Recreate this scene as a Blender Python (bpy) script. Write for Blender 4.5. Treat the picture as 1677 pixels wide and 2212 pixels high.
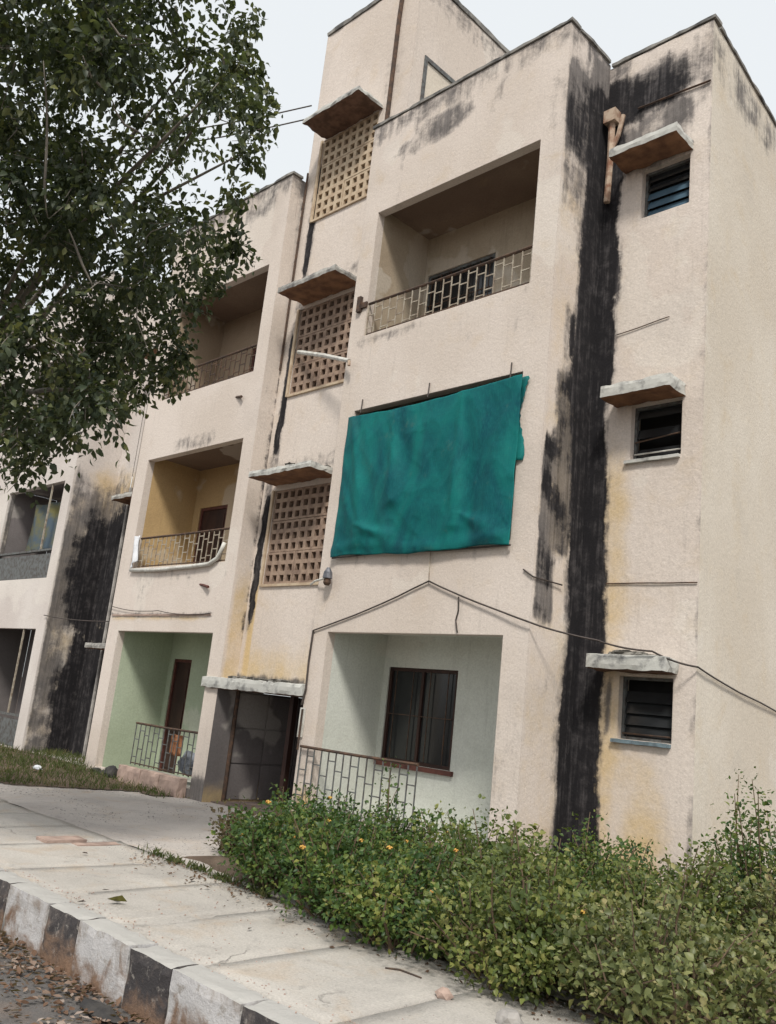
import bpy, bmesh, math, random
import numpy as np
from mathutils import Vector, Matrix, noise as mn

random.seed(7); rng = np.random.default_rng(11)
for o in list(bpy.data.objects): bpy.data.objects.remove(o)
scene = bpy.context.scene; COL = scene.collection
R = math.radians

# ------------------------------------------------------------------ camera, sky, sun, exposure
cam_d = bpy.data.cameras.new('camera'); cam = bpy.data.objects.new('camera', cam_d); COL.objects.link(cam)
cam.location = (5.3524, -7.4649, 1.35)
cam.rotation_euler = (R(102.96133513), R(-6.04803292), R(44.13238941))
cam_d.sensor_fit = 'VERTICAL'; cam_d.sensor_height = 36; cam_d.lens = 1898.12 / 2212 * 36
cam_d.clip_start = .05; cam_d.clip_end = 2000
scene.camera = cam
SUN_EL, SUN_AZ = R(50), R(41)           # azimuth measured from -Y (in front of the facade) towards +X
world = bpy.data.worlds.new('World'); scene.world = world; world.use_nodes = True
wn = world.node_tree.nodes; wl = world.node_tree.links
bg = wn['Background']; sky = wn.new('ShaderNodeTexSky'); sky.sky_type = 'NISHITA'; sky.sun_disc = False
sky.sun_elevation = SUN_EL; sky.sun_rotation = math.pi - SUN_AZ
sky.air_density = 1.0; sky.dust_density = 4.0; sky.ozone_density = 1.0
wmix = wn.new('ShaderNodeMix'); wmix.data_type = 'RGBA'; wmix.inputs[0].default_value = .84     # thin bright overcast
wl.new(sky.outputs[0], wmix.inputs[6]); wmix.inputs[7].default_value = (6.05, 6.25, 6.3, 1)
wl.new(wmix.outputs[2], bg.inputs[0]); bg.inputs[1].default_value = .075
sun_d = bpy.data.lights.new('sun', 'SUN'); sun = bpy.data.objects.new('sun', sun_d); COL.objects.link(sun)
sun_d.energy = 1.5; sun_d.angle = R(10); sun_d.color = (1, .95, .87)
sv = Vector((math.sin(SUN_AZ) * math.cos(SUN_EL), -math.cos(SUN_AZ) * math.cos(SUN_EL), math.sin(SUN_EL)))
sun.rotation_euler = sv.to_track_quat('Z', 'Y').to_euler()
scene.view_settings.view_transform = 'Standard'; scene.view_settings.look = 'None'
scene.view_settings.exposure = 1.10; scene.view_settings.gamma = 1
scene.view_settings.use_curve_mapping = False
scene.render.resolution_x = 776; scene.render.resolution_y = 1024

# ------------------------------------------------------------------ helpers
def sstep(a, b, x):
    if a == b: return 1. if x >= a else 0.
    t = min(1., max(0., (x - a) / (b - a))); return t * t * (3 - 2 * t)
def box01(v, lo, hi, s):                 # soft window
    return sstep(lo - s, lo + s, v) * (1 - sstep(hi - s, hi + s, v))
def nz(x, y, z, s=1.): return mn.noise(Vector((x * s, y * s, z * s)))

def tag(o, label=None, cat=None, group=None, kind=None):
    if label: o['label'] = label
    if cat: o['category'] = cat
    if group: o['group'] = group
    if kind: o['kind'] = kind
    return o
def empty(name, loc, label, cat, group=None):
    o = bpy.data.objects.new(name, None); COL.objects.link(o); o.location = loc
    o.empty_display_size = .1
    return tag(o, label, cat, group)

class MB:
    def __init__(s): s.v = []; s.f = []; s.m = []; s.st = None
    def quad(s, a, b, c, d, m=0):
        n = len(s.v); s.v += [tuple(a), tuple(b), tuple(c), tuple(d)]; s.f.append((n, n + 1, n + 2, n + 3)); s.m.append(m)
    def box(s, x0, x1, y0, y1, z0, z1, m=0):
        n = len(s.v)
        s.v += [(x0, y0, z0), (x1, y0, z0), (x1, y1, z0), (x0, y1, z0), (x0, y0, z1), (x1, y0, z1), (x1, y1, z1), (x0, y1, z1)]
        for q in ((0, 3, 2, 1), (4, 5, 6, 7), (0, 1, 5, 4), (1, 2, 6, 5), (2, 3, 7, 6), (3, 0, 4, 7)):
            s.f.append(tuple(n + i for i in q)); s.m.append(m)
    def rbox(s, x0, x1, y0, y1, z0, z1, step=.06, amp=.008, fr=6., m=0, mdown=None, seed=0.):
        # subdivided box with rough, chipped surface
        bm = bmesh.new()
        def lin(a, b): n = max(1, int(round((b - a) / step))); return [a + (b - a) * i / n for i in range(n + 1)]
        X, Y, Z = lin(x0, x1), lin(y0, y1), lin(z0, z1); idx = {}
        def vid(p):
            k = (round(p[0], 4), round(p[1], 4), round(p[2], 4))
            if k not in idx:
                q = Vector(p); d = mn.noise_vector(q * fr + Vector((seed, seed * .7, 0))) * amp + mn.noise_vector(q * fr * 3.1) * amp * .5
                cx = sum(abs(p[i] - a) < 1e-6 or abs(p[i] - b) < 1e-6 for i, (a, b) in enumerate(((x0, x1), (y0, y1), (z0, z1))))
                if cx >= 2:          # edges chip inwards
                    c = Vector(((x0 + x1) / 2, (y0 + y1) / 2, (z0 + z1) / 2)); w = max(0, mn.noise(q * fr * 1.3 + Vector((3, seed, 1)))) * amp * 2.2 + amp * .5
                    e = Vector([math.copysign(w, c[i] - p[i]) if (abs(p[i] - a) < 1e-6 or abs(p[i] - b) < 1e-6) else 0 for i, (a, b) in enumerate(((x0, x1), (y0, y1), (z0, z1)))])
                    d += e
                idx[k] = len(s.v); s.v.append(tuple(q + d))
            return idx[k]
        def face(A, B, mk, flip, mm):
            for i in range(len(A) - 1):
                for j in range(len(B) - 1):
                    q = [vid(mk(A[i], B[j])), vid(mk(A[i + 1], B[j])), vid(mk(A[i + 1], B[j + 1])), vid(mk(A[i], B[j + 1]))]
                    s.f.append(tuple(q[::-1] if flip else q)); s.m.append(mm)
        face(X, Y, lambda a, b: (a, b, z0), True, m if mdown is None else mdown); face(X, Y, lambda a, b: (a, b, z1), False, m)
        face(X, Z, lambda a, b: (a, y0, b), False, m); face(X, Z, lambda a, b: (a, y1, b), True, m)
        face(Y, Z, lambda a, b: (x0, a, b), True, m); face(Y, Z, lambda a, b: (x1, a, b), False, m)
        bm.free()
    def grid(s, P, U, V, us, vs, holes=(), step=.08, m=0):
        # plane P + u*U + v*V with normal U x V; holes are (u0,u1,v0,v1); vertices shared
        P, U, V = Vector(P), Vector(U), Vector(V)
        def cuts(lo, hi, ex):
            k = sorted({round(lo, 4), round(hi, 4), *[round(e, 4) for e in ex if lo < e < hi]}); out = [k[0]]
            for a, b in zip(k, k[1:]):
                n = max(1, int(math.ceil((b - a) / step))); out += [a + (b - a) * i / n for i in range(1, n + 1)]
            return out
        A = cuts(us[0], us[1], [h[i] for h in holes for i in (0, 1)]); B = cuts(vs[0], vs[1], [h[i] for h in holes for i in (2, 3)])
        base = len(s.v); nb = len(B)
        for a in A:
            for b in B: s.v.append(tuple(P + U * a + V * b))
        for i in range(len(A) - 1):
            for j in range(nb - 1):
                cu, cv = (A[i] + A[i + 1]) / 2, (B[j] + B[j + 1]) / 2
                if any(h[0] < cu < h[1] and h[2] < cv < h[3] for h in holes): continue
                s.f.append((base + i * nb + j, base + (i + 1) * nb + j, base + (i + 1) * nb + j + 1, base + i * nb + j + 1)); s.m.append(m)
    def tube(s, pts, r, n=6, m=0, caps=True):
        pts = [Vector(p) for p in pts]; rr = r if isinstance(r, (list, tuple)) else [r] * len(pts); base = len(s.v)
        up = Vector((0, 0, 1)); prev = None
        for i, p in enumerate(pts):
            t = (pts[min(i + 1, len(pts) - 1)] - pts[max(i - 1, 0)]).normalized()
            a = t.cross(up if prev is None else prev)
            if a.length < 1e-3: a = t.cross(Vector((1, 0, 0)))
            a.normalize(); b = a.cross(t).normalized(); prev = b if prev is None else (prev - t * prev.dot(t)).normalized()
            if prev.length > 0: b = prev; a = t.cross(b).normalized()
            for k in range(n):
                an = 2 * math.pi * k / n; s.v.append(tuple(p + (a * math.cos(an) + b * math.sin(an)) * rr[i]))
        for i in range(len(pts) - 1):
            for k in range(n):
                q = (base + i * n + k, base + i * n + (k + 1) % n, base + (i + 1) * n + (k + 1) % n, base + (i + 1) * n + k); s.f.append(q); s.m.append(m)
        if caps:
            s.f.append(tuple(base + k for k in range(n))[::-1]); s.m.append(m)
            e = base + (len(pts) - 1) * n; s.f.append(tuple(e + k for k in range(n))); s.m.append(m)
    def build(s, name, mats, parent=None, stain=None, smooth=False, origin=None):
        me = bpy.data.meshes.new(name)
        vv = s.v
        if origin is not None: vv = [(a - origin[0], b - origin[1], c - origin[2]) for a, b, c in s.v]
        me.from_pydata(vv, [], s.f); me.update()
        for mt in (mats if isinstance(mats, (list, tuple)) else [mats]): me.materials.append(mt)
        me.polygons.foreach_set('material_index', s.m)
        if smooth: me.polygons.foreach_set('use_smooth', [True] * len(s.f))
        if stain:
            at = me.attributes.new('stain', 'FLOAT_COLOR', 'POINT')
            buf = []
            for p in s.v: r = stain(*p); buf += [min(1, max(0, r[0])), min(1, max(0, r[1])), min(1, max(0, r[2])), 1.]
            at.data.foreach_set('color', buf)
        o = bpy.data.objects.new(name, me); COL.objects.link(o)
        if origin is not None: o.location = origin
        if parent:
            o.parent = parent
            pl = Vector(parent.location)
            pp = parent.parent
            while pp: pl += Vector(pp.location); pp = pp.parent
            o.location = Vector(o.location) - pl
        return o
def share(src, name, loc, parent, rot=None, scale=None):
    o = bpy.data.objects.new(name, src.data if hasattr(src, 'data') else src); COL.objects.link(o)
    o.parent = parent
    pl = Vector((0, 0, 0)); pp = parent
    while pp: pl += Vector(pp.location); pp = pp.parent
    o.location = Vector(loc) - pl
    if rot: o.rotation_euler = rot
    if scale: o.scale = scale
    return o

# ------------------------------------------------------------------ materials
class NT:
    def __init__(s, name):
        s.mat = bpy.data.materials.new(name); s.mat.use_nodes = True; s.n = s.mat.node_tree.nodes; s.l = s.mat.node_tree.links
        s.bsdf = s.n['Principled BSDF']; s.out = s.n['Material Output']; s.geo = s.n.new('ShaderNodeNewGeometry')
        s.bsdf.inputs['Specular IOR Level'].default_value = .25
    def put(s, sock, v):
        if hasattr(v, 'is_output') or isinstance(v, bpy.types.NodeSocket): s.l.new(v, sock)
        else: sock.default_value = v
    def noise(s, scale, detail=4, rough=.55, vec=(1, 1, 1), dist=0., off=(0, 0, 0)):
        mp = s.n.new('ShaderNodeMapping'); mp.inputs[3].default_value = vec; mp.inputs[1].default_value = off
        s.l.new(s.geo.outputs['Position'], mp.inputs[0])
        t = s.n.new('ShaderNodeTexNoise'); t.inputs['Scale'].default_value = scale; t.inputs['Detail'].default_value = detail
        t.inputs['Roughness'].default_value = rough; t.inputs['Distortion'].default_value = dist; s.l.new(mp.outputs[0], t.inputs['Vector']); return t.outputs[0]
    def math(s, op, a, b=0., c=0., clamp=False):
        m = s.n.new('ShaderNodeMath'); m.operation = op; m.use_clamp = clamp
        for i, v in enumerate((a, b, c)): s.put(m.inputs[i], v)
        return m.outputs[0]
    def rng(s, v, a, b, c=0., d=1.):
        m = s.n.new('ShaderNodeMapRange'); m.interpolation_type = 'SMOOTHSTEP'; s.put(m.inputs[0], v)
        for i, k in enumerate((a, b, c, d)): m.inputs[1 + i].default_value = k
        return m.outputs[0]
    def mix(s, f, a, b, mode='MIX'):
        m = s.n.new('ShaderNodeMix'); m.data_type = 'RGBA'; m.blend_type = mode; s.put(m.inputs[0], f)
        for i, v in ((6, a), (7, b)): s.put(m.inputs[i], (*v, 1) if isinstance(v, tuple) and len(v) == 3 else v)
        return m.outputs[2]
    def bump(s, h, strength=.3, dist=.01, normal=None):
        b = s.n.new('ShaderNodeBump'); b.inputs['Strength'].default_value = strength; b.inputs['Distance'].default_value = dist
        s.l.new(h, b.inputs['Height'])
        if normal is not None: s.l.new(normal, b.inputs['Normal'])
        return b.outputs[0]
    def bevel(s, r=.012):
        b = s.n.new('ShaderNodeBevel'); b.samples = 2; b.inputs[0].default_value = r; return b.outputs[0]
    def done(s, col, rough=.9, normal=None):
        s.put(s.bsdf.inputs['Base Color'], (*col, 1) if isinstance(col, tuple) and len(col) == 3 else col)
        s.put(s.bsdf.inputs['Roughness'], rough)
        if normal is not None: s.l.new(normal, s.bsdf.inputs['Normal'])
        return s.mat

def plaster(name, base, base2=None, grain=.16, dirt=.35, bev=True):
    t = NT(name); at = t.n.new('ShaderNodeAttribute'); at.attribute_name = 'stain'
    sp = t.n.new('ShaderNodeSeparateColor'); t.l.new(at.outputs['Color'], sp.inputs[0]); r, g, b = sp.outputs
    base2 = tuple(c * k for c, k in zip(base2 or tuple(c * .86 for c in base), (.97, .955, .94)))
    sa = t.noise(1., 4, .66, (9, 9, .8), .25); mot = t.noise(6.5, 6, .72, dist=.25); streak = t.math('ADD', t.math('MULTIPLY', t.math('SUBTRACT', t.math('ADD', t.math('MULTIPLY', sa, .42), t.math('MULTIPLY', mot, .58)), .5), 2.3), .5)
    blot = t.noise(2.3, 5, .64, dist=.3); fine = t.noise(42., 3, .75); mid = t.noise(17., 3, .6)
    strk2 = t.noise(1., 4, .65, (19, 19, 1.1), .2, (7, 3, 1)); big = t.noise(.55, 4, .5)
    c = t.mix(t.rng(big, .35, .65), base, base2)
    c = t.mix(t.math('MULTIPLY', t.rng(strk2, .52, .8), dirt), c, tuple(x * .62 for x in base))
    c = t.mix(t.math('MULTIPLY', t.rng(blot, .55, .8), dirt * .8), c, tuple(x * y for x, y in zip(base, (.74, .7, .68))))
    # patch repairs in a slightly different wash
    pt = t.rng(t.noise(.75, 4, .5, off=(11, 5, 8)), .60, .63); c = t.mix(t.math('MULTIPLY', pt, .3), c, (.70, .66, .60)); p2 = t.rng(t.noise(.9, 5, .55, off=(1, 15, 3)), .58, .66); c = t.mix(t.math('MULTIPLY', p2, .22), c, tuple(x * .72 for x in base))
    # grain of the rough cast
    gr = t.math('ADD', t.math('MULTIPLY', t.math('SUBTRACT', fine, .5), grain * 3.4), 1.)
    gv = t.n.new('ShaderNodeCombineColor'); [t.l.new(gr, gv.inputs[i]) for i in range(3)]
    # ochre damp
    fo = t.math('MULTIPLY', t.rng(t.math('ADD', t.math('MULTIPLY', b, 1.3), t.math('SUBTRACT', blot, .55)), .05, .8), .85)
    c = t.mix(fo, c, (.56, .41, .20))
    fg = t.math('MULTIPLY', t.rng(t.math('ADD', t.math('MULTIPLY', g, 1.5), t.math('SUBTRACT', streak, 1.)), -.2, .5), .86)
    c = t.mix(fg, c, t.mix(t.rng(t.math('ADD', t.math('MULTIPLY', blot, .5), t.math('MULTIPLY', strk2, .5)), .36, .68), (.035, .034, .038), (.18, .165, .16)))
    fb = t.rng(t.math('ADD', t.math('MULTIPLY', r, 1.7), t.math('SUBTRACT', streak, 1.)), -.05, .42)
    c = t.mix(fb, c, t.mix(t.rng(t.math('ADD', t.math('MULTIPLY', strk2, .5), t.math('MULTIPLY', mot, .5)), .46, .72), (.014, .013, .015), (.085, .078, .08)))
    c = t.mix(1., c, gv.outputs[0], 'MULTIPLY')
    h = t.math('ADD', t.math('MULTIPLY', fine, .6), t.math('ADD', t.math('MULTIPLY', mid, .9), t.math('MULTIPLY', mot, .8)))
    return t.done(c, .92, t.bump(h, .42, .012, t.bevel(.014) if bev else None))

def simple(name, c, c2=None, scale=8., rough=.7, bump=.2, vec=(1, 1, 1), metal=0., lo=.35, hi=.7, spec=.25):
    t = NT(name); n = t.noise(scale, 5, .6, vec); f = t.noise(scale * 6, 3, .6)
    col = t.mix(t.rng(n, lo, hi), c, c2 or tuple(x * .6 for x in c))
    t.bsdf.inputs['Metallic'].default_value = metal; t.bsdf.inputs['Specular IOR Level'].default_value = spec
    return t.done(col, rough, t.bump(t.math('ADD', n, t.math('MULTIPLY', f, .5)), bump, .01))

def leafmat(name, a, b, c, rough=.45, patch=.5, trans=.35):
    t = NT(name); rp = t.geo.outputs['Random Per Island']; pn = t.noise(1.7, 3, .55)
    col = t.mix(t.rng(t.math('ADD', t.math('MULTIPLY', rp, .75), t.math('MULTIPLY', t.math('SUBTRACT', pn, .5), 1.4)), 0., .85), a, b)
    col = t.mix(t.math('MULTIPLY', t.rng(t.math('ADD', t.math('MULTIPLY', rp, .5), pn), .86, 1.12), .9), col, c)
    t.bsdf.inputs['Specular IOR Level'].default_value = .4
    t.done(col, rough)
    tr = t.n.new('ShaderNodeBsdfTranslucent'); t.l.new(t.mix(.4, col, (.16, .2, .02)), tr.inputs[0])
    mx = t.n.new('ShaderNodeMixShader'); mx.inputs[0].default_value = trans
    t.l.new(t.bsdf.outputs[0], mx.inputs[1]); t.l.new(tr.outputs[0], mx.inputs[2]); t.l.new(mx.outputs[0], t.out.inputs[0])
    return t.mat

M = {}
M['wall'] = plaster('cream plaster', (.645, .575, .52), (.59, .525, .47))
M['wall_far'] = plaster('pale plaster', (.63, .585, .55), (.55, .505, .48))
M['side'] = plaster('cream side plaster', (.64, .585, .505), (.60, .545, .465), dirt=.25)
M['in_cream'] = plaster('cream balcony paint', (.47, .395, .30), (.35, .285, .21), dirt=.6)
M['in_green'] = plaster('green balcony paint', (.44, .50, .38), (.36, .42, .31))
M['in_mint'] = plaster('pale mint balcony paint', (.64, .66, .61), (.57, .60, .55))
M['in_yellow'] = plaster('yellow balcony paint', (.53, .375, .19), (.43, .30, .155))
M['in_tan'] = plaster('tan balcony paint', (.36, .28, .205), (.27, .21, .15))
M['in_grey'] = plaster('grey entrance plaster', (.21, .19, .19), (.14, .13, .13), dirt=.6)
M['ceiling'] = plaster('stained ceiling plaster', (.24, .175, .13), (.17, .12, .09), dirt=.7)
M['concrete'] = simple('weathered concrete', (.42, .41, .38), (.16, .155, .15), 7., .9, .5)
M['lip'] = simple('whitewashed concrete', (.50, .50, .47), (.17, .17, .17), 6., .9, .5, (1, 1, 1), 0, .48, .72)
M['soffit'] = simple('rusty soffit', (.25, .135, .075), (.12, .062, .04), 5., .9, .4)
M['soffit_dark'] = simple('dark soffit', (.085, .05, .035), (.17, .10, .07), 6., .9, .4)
M['moss'] = simple('black moss crust', (.05, .047, .04), (.22, .21, .19), 9., .95, .8, (1, 1, 1), 0, .45, .6)
M['coping'] = simple('dark coping', (.27, .26, .24), (.075, .075, .075), 4., .95, .6)
M['jali'] = simple('terracotta cement block', (.52, .425, .31), (.40, .30, .21), 9., .9, .4)
M['jali_dark'] = simple('dusty brown cement block', (.34, .25, .19), (.20, .14, .11), 9., .9, .4)
M['iron'] = simple('rusted iron', (.055, .04, .033), (.12, .07, .045), 12., .75, .3)
M['cream_iron'] = simple('cream painted iron', (.40, .36, .29), (.22, .17, .13), 14., .6, .2)
M['grey_iron'] = simple('grey painted iron', (.13, .14, .14), (.07, .06, .055), 14., .6, .2)
M['wood'] = simple('dark brown door paint', (.055, .028, .022), (.032, .018, .016), 5., .55, .2, (1, 1, .2))
M['maroon'] = simple('maroon frame', (.13, .05, .04), (.07, .03, .025), 8., .6, .2)
M['dark_room'] = simple('dim room', (.03, .03, .03), (.02, .02, .02), 3., .9, 0)  # near-black sheet: the unlit room's shade put into the colour
M['cloth_blue'] = simple('blue cloth', (.07, .12, .19), (.04, .07, .12), 10., .9, .3)
M['cloth_teal'] = simple('dim washing', (.07, .10, .13), (.15, .14, .06), 3., .9, .3)
M['cloth_white'] = simple('white cloth', (.72, .74, .78), (.55, .57, .60), 10., .9, .3)
M['cloth_orange'] = simple('orange brown cloth', (.33, .15, .07), (.2, .09, .05), 10., .9, .3)
M['cloth_grey'] = simple('grey blue sack', (.22, .24, .28), (.08, .09, .11), 10., .9, .3)
M['blue_paint'] = simple('blue grey sill paint', (.16, .22, .25), (.10, .13, .15), 12., .6, .2)
M['pvc'] = simple('white plastic pipe', (.62, .62, .58), (.42, .40, .36), 8., .5, .1)
M['rustpipe'] = simple('rust streaked pipe', (.50, .40, .31), (.22, .11, .07), 7., .8, .3)
M['cable'] = simple('cable rubber', (.075, .06, .055), (.04, .035, .03), 10., .6, .1)
M['metal'] = simple('grey lamp metal', (.10, .11, .13), (.2, .2, .22), 12., .45, .1, (1, 1, 1), .4)
M['orange_box'] = simple('orange meter box', (.28, .12, .04), (.18, .08, .03), 8., .7, .2)
M['redpaint'] = simple('faded red paint', (.22, .05, .035), (.14, .04, .03), 8., .7, .2)
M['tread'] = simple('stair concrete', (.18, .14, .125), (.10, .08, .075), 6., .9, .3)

def glassmat(name, c, rough=.15):
    t = NT(name); n = t.noise(6., 4, .6); t.bsdf.inputs['Specular IOR Level'].default_value = .5
    return t.done(t.mix(n, c, tuple(x * .5 for x in c)), rough)
M['glass'] = glassmat('dark window glass', (.028, .03, .032))
M['glass_blue'] = glassmat('blue frosted louvre glass', (.10, .17, .23), .25)

def netmat():
    t = NT('green shade net'); n = t.noise(1.3, 6, .65, (1.6, 1, .7), .8); w = t.noise(1., 3, .6, (150, 150, 16)); w2 = t.noise(1., 3, .6, (14, 14, 150))
    col = t.mix(t.rng(n, .32, .68), (.005, .215, .205), (.002, .09, .125)); col = t.mix(t.math('MULTIPLY', t.rng(w, .42, .72), .5), col, (.02, .26, .23)); col = t.mix(t.math('MULTIPLY', t.rng(w2, .5, .75), .4), col, (.003, .06, .06))
    col = t.mix(t.math('MULTIPLY', t.rng(t.noise(5., 5, .7, off=(2, 2, 2)), .58, .75), .35), col, (.10, .20, .17))
    t.done(col, .7, t.bump(t.math('ADD', w, w2), .35, .006))
    tr = t.n.new('ShaderNodeBsdfTranslucent'); tr.inputs[0].default_value = (.01, .2, .17, 1)
    tp = t.n.new('ShaderNodeBsdfTransparent')
    m1 = t.n.new('ShaderNodeMixShader'); m1.inputs[0].default_value = .2; t.l.new(t.bsdf.outputs[0], m1.inputs[1]); t.l.new(tr.outputs[0], m1.inputs[2])
    m2 = t.n.new('ShaderNodeMixShader'); m2.inputs[0].default_value = .16; t.l.new(m1.outputs[0], m2.inputs[1]); t.l.new(tp.outputs[0], m2.inputs[2])
    t.l.new(m2.outputs[0], t.out.inputs[0]); return t.mat
M['net'] = netmat()

def pathmat(name, a, b, dirt, fs=1.):
    t = NT(name); big = t.noise(.9 * fs, 6, .65, dist=.4); mid = t.noise(7., 7, .68); fine = t.noise(70., 4, .75); sand = t.noise(2.2, 6, .62, (1, 1, 1), .6, (4, 2, 0)); spk = t.noise(34., 3, .6, off=(3, 1, 0))
    c = t.mix(t.rng(big, .35, .68), a, b); c = t.mix(t.math('MULTIPLY', t.rng(sand, .5, .72), .7), c, dirt)
    c = t.mix(t.math('MULTIPLY', t.rng(mid, .54, .74), .55), c, tuple(x * .62 for x in b))
    c = t.mix(t.math('MULTIPLY', t.rng(spk, .66, .74), .5), c, (.12, .105, .095)); c = t.mix(t.math('MULTIPLY', t.rng(spk, .34, .27), .4), c, (.60, .58, .54))
    vo = t.n.new('ShaderNodeTexVoronoi'); vo.feature = 'DISTANCE_TO_EDGE'; vo.inputs['Scale'].default_value = 1.1; nv = t.n.new('ShaderNodeTexNoise'); nv.inputs['Scale'].default_value = 4.; nv.inputs['Detail'].default_value = 6; t.l.new(t.geo.outputs['Position'], nv.inputs['Vector'])
    nm = t.n.new('ShaderNodeVectorMath'); nm.operation = 'SCALE'; nm.inputs[3].default_value = .45; t.l.new(nv.outputs['Color'], nm.inputs[0]); wv = t.n.new('ShaderNodeVectorMath'); wv.operation = 'ADD'; t.l.new(t.geo.outputs['Position'], wv.inputs[0]); t.l.new(nm.outputs[0], wv.inputs[1]); t.l.new(wv.outputs[0], vo.inputs['Vector'])
    crack = t.math('MULTIPLY', t.rng(vo.outputs['Distance'], .014, .004), t.rng(t.noise(.7, 2, .5, off=(8, 3, 0)), .62, .7)); c = t.mix(t.math('MULTIPLY', crack, .5), c, (.09, .08, .07))
    gr = t.math('ADD', t.math('MULTIPLY', t.math('SUBTRACT', fine, .5), .9), 1.); gv = t.n.new('ShaderNodeCombineColor'); [t.l.new(gr, gv.inputs[i]) for i in range(3)]
    c = t.mix(1., c, gv.outputs[0], 'MULTIPLY')
    return t.done(c, .93, t.bump(t.math('ADD', t.math('ADD', mid, fine), t.math('MULTIPLY', crack, -1.2)), .7, .014))
M['path'] = pathmat('dusty concrete paving', (.50, .47, .43), (.40, .375, .345), (.45, .37, .29))
M['court'] = pathmat('worn forecourt concrete', (.50, .46, .425), (.40, .365, .34), (.44, .36, .285))
M['soil'] = pathmat('brown soil', (.14, .10, .075), (.09, .066, .05), (.20, .15, .11))
M['road'] = pathmat('dusty asphalt', (.15, .14, .135), (.10, .095, .092), (.22, .17, .14))
M['stone_pink'] = simple('pinkish stone', (.42, .31, .26), (.27, .20, .17), 6., .9, .7)
M['stone_black'] = simple('black rock', (.035, .034, .035), (.07, .065, .06), 6., .9, .7)
M['stone_grey'] = simple('grey rock', (.36, .34, .32), (.20, .19, .18), 6., .9, .7)

def kerbmat(name, paint, worn):
    t = NT(name); n = t.noise(5., 6, .65, dist=.5); f = t.noise(60., 3, .6); sx = t.n.new('ShaderNodeSeparateXYZ'); t.l.new(t.geo.outputs['Position'], sx.inputs[0])
    lo = t.math('ADD', t.math('MULTIPLY', t.math('SUBTRACT', -.22, sx.outputs[2]), 3.2), t.math('MULTIPLY', t.math('SUBTRACT', n, .5), 2.6))
    chip = t.noise(16., 6, .7); c = t.mix(t.rng(n, .45, .7), paint, worn); c = t.mix(t.math('MULTIPLY', t.rng(chip, .55, .66), .8), c, (.30, .275, .25)); c = t.mix(t.rng(lo, -.08, .75), c, t.mix(f, (.12, .075, .05), (.25, .16, .11)))
    sn = t.n.new('ShaderNodeSeparateXYZ'); t.l.new(t.geo.outputs['Normal'], sn.inputs[0])
    c = t.mix(t.rng(t.math('ADD', sn.outputs[2], t.math('MULTIPLY', t.math('SUBTRACT', n, .5), .8)), .6, .85), c, (.40, .39, .37))
    return t.done(c, .9, t.bump(t.math('ADD', n, f), .5, .012))
M['kerb_white'] = kerbmat('faded white kerb paint', (.46, .45, .45), (.27, .24, .215))
M['kerb_black'] = kerbmat('worn black kerb paint', (.05, .046, .048), (.15, .13, .12))

M['bark'] = simple('grey bark', (.26, .235, .20), (.13, .115, .10), 8., .95, .6, (1, 1, .3))
M['twig'] = simple('dry brown twig', (.16, .115, .075), (.10, .07, .05), 12., .95, .3)
M['leaf_tree'] = leafmat('tree leaf', (.03, .046, .028), (.105, .13, .07), (.2, .205, .07), .5, trans=.38)
M['leaf_bush'] = leafmat('shrub leaf', (.028, .068, .02), (.11, .18, .04), (.24, .24, .06))
M['leaf_dull'] = leafmat('olive shrub leaf', (.06, .09, .026), (.20, .235, .06), (.29, .265, .09))
M['leaf_pale'] = leafmat('pale dusty shrub leaf', (.085, .105, .04), (.25, .27, .10), (.33, .28, .13))
M['leaf_dry'] = leafmat('dry shrub leaf', (.07, .05, .03), (.13, .10, .05), (.09, .11, .035), .8)
M['petal'] = simple('yellow orange petals', (.50, .33, .07), (.48, .22, .06), 30., .7, .1)
M['grass'] = leafmat('scruffy grass', (.05, .075, .022), (.10, .115, .04), (.21, .17, .085), .8)
M['litter'] = leafmat('dry leaf litter', (.11, .06, .04), (.26, .16, .11), (.50, .43, .38), .9)
M['deadleaf'] = simple('dark dry leaf', (.05, .04, .035), (.09, .06, .04), 20., .8, .2)
M['yellowleaf'] = simple('yellow green leaf', (.20, .19, .045), (.09, .08, .03), 14., .7, .2)

# ------------------------------------------------------------------ ground, road, footpath (structure)
def sheet(name, x0, x1, y0, y1, zf, step, mat):
    mb = MB(); nx = max(1, int((x1 - x0) / step)); ny = max(1, int((y1 - y0) / step)); base = 0
    for i in range(nx + 1):
        for j in range(ny + 1):
            x, y = x0 + (x1 - x0) * i / nx, y0 + (y1 - y0) * j / ny; mb.v.append((x, y, zf(x, y)))
    for i in range(nx):
        for j in range(ny):
            a = i * (ny + 1) + j; mb.f.append((a, a + ny + 1, a + ny + 2, a + 1)); mb.m.append(0)
    return tag(mb.build(name, mat, smooth=True), kind='structure')
g = MB(); g.quad((-700, -700, -.5), (700, -700, -.5), (700, 700, -.5), (-700, 700, -.5)); tag(g.build('ground', M['soil']), kind='structure')
sheet('road', -60, 40, -11.5, -4.40, lambda x, y: -.425 + .012 * nz(x, y, 0, 1.3), .5, M['road'])
def court_z(x, y):
    return -.105 + .016 * nz(x, y, 3, .9) + .012 * nz(x, y, 8, 2.7) + .07 * sstep(-6.2, -9, x) * sstep(-2.4, -.6, y)
sheet('forecourt', -30, 7.5, -2.775, 1.4, lambda x, y: court_z(x, y), .2, M['court'])
bed = sheet('planting_bed', -1.85, 7.4, -2.72, 1.2, lambda x, y: -.135 + .085 * sstep(0, .3, min(x + 1.85, y + 2.72)) + .03 * nz(x, y, 1, 3.), .15, M['soil'])
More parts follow.
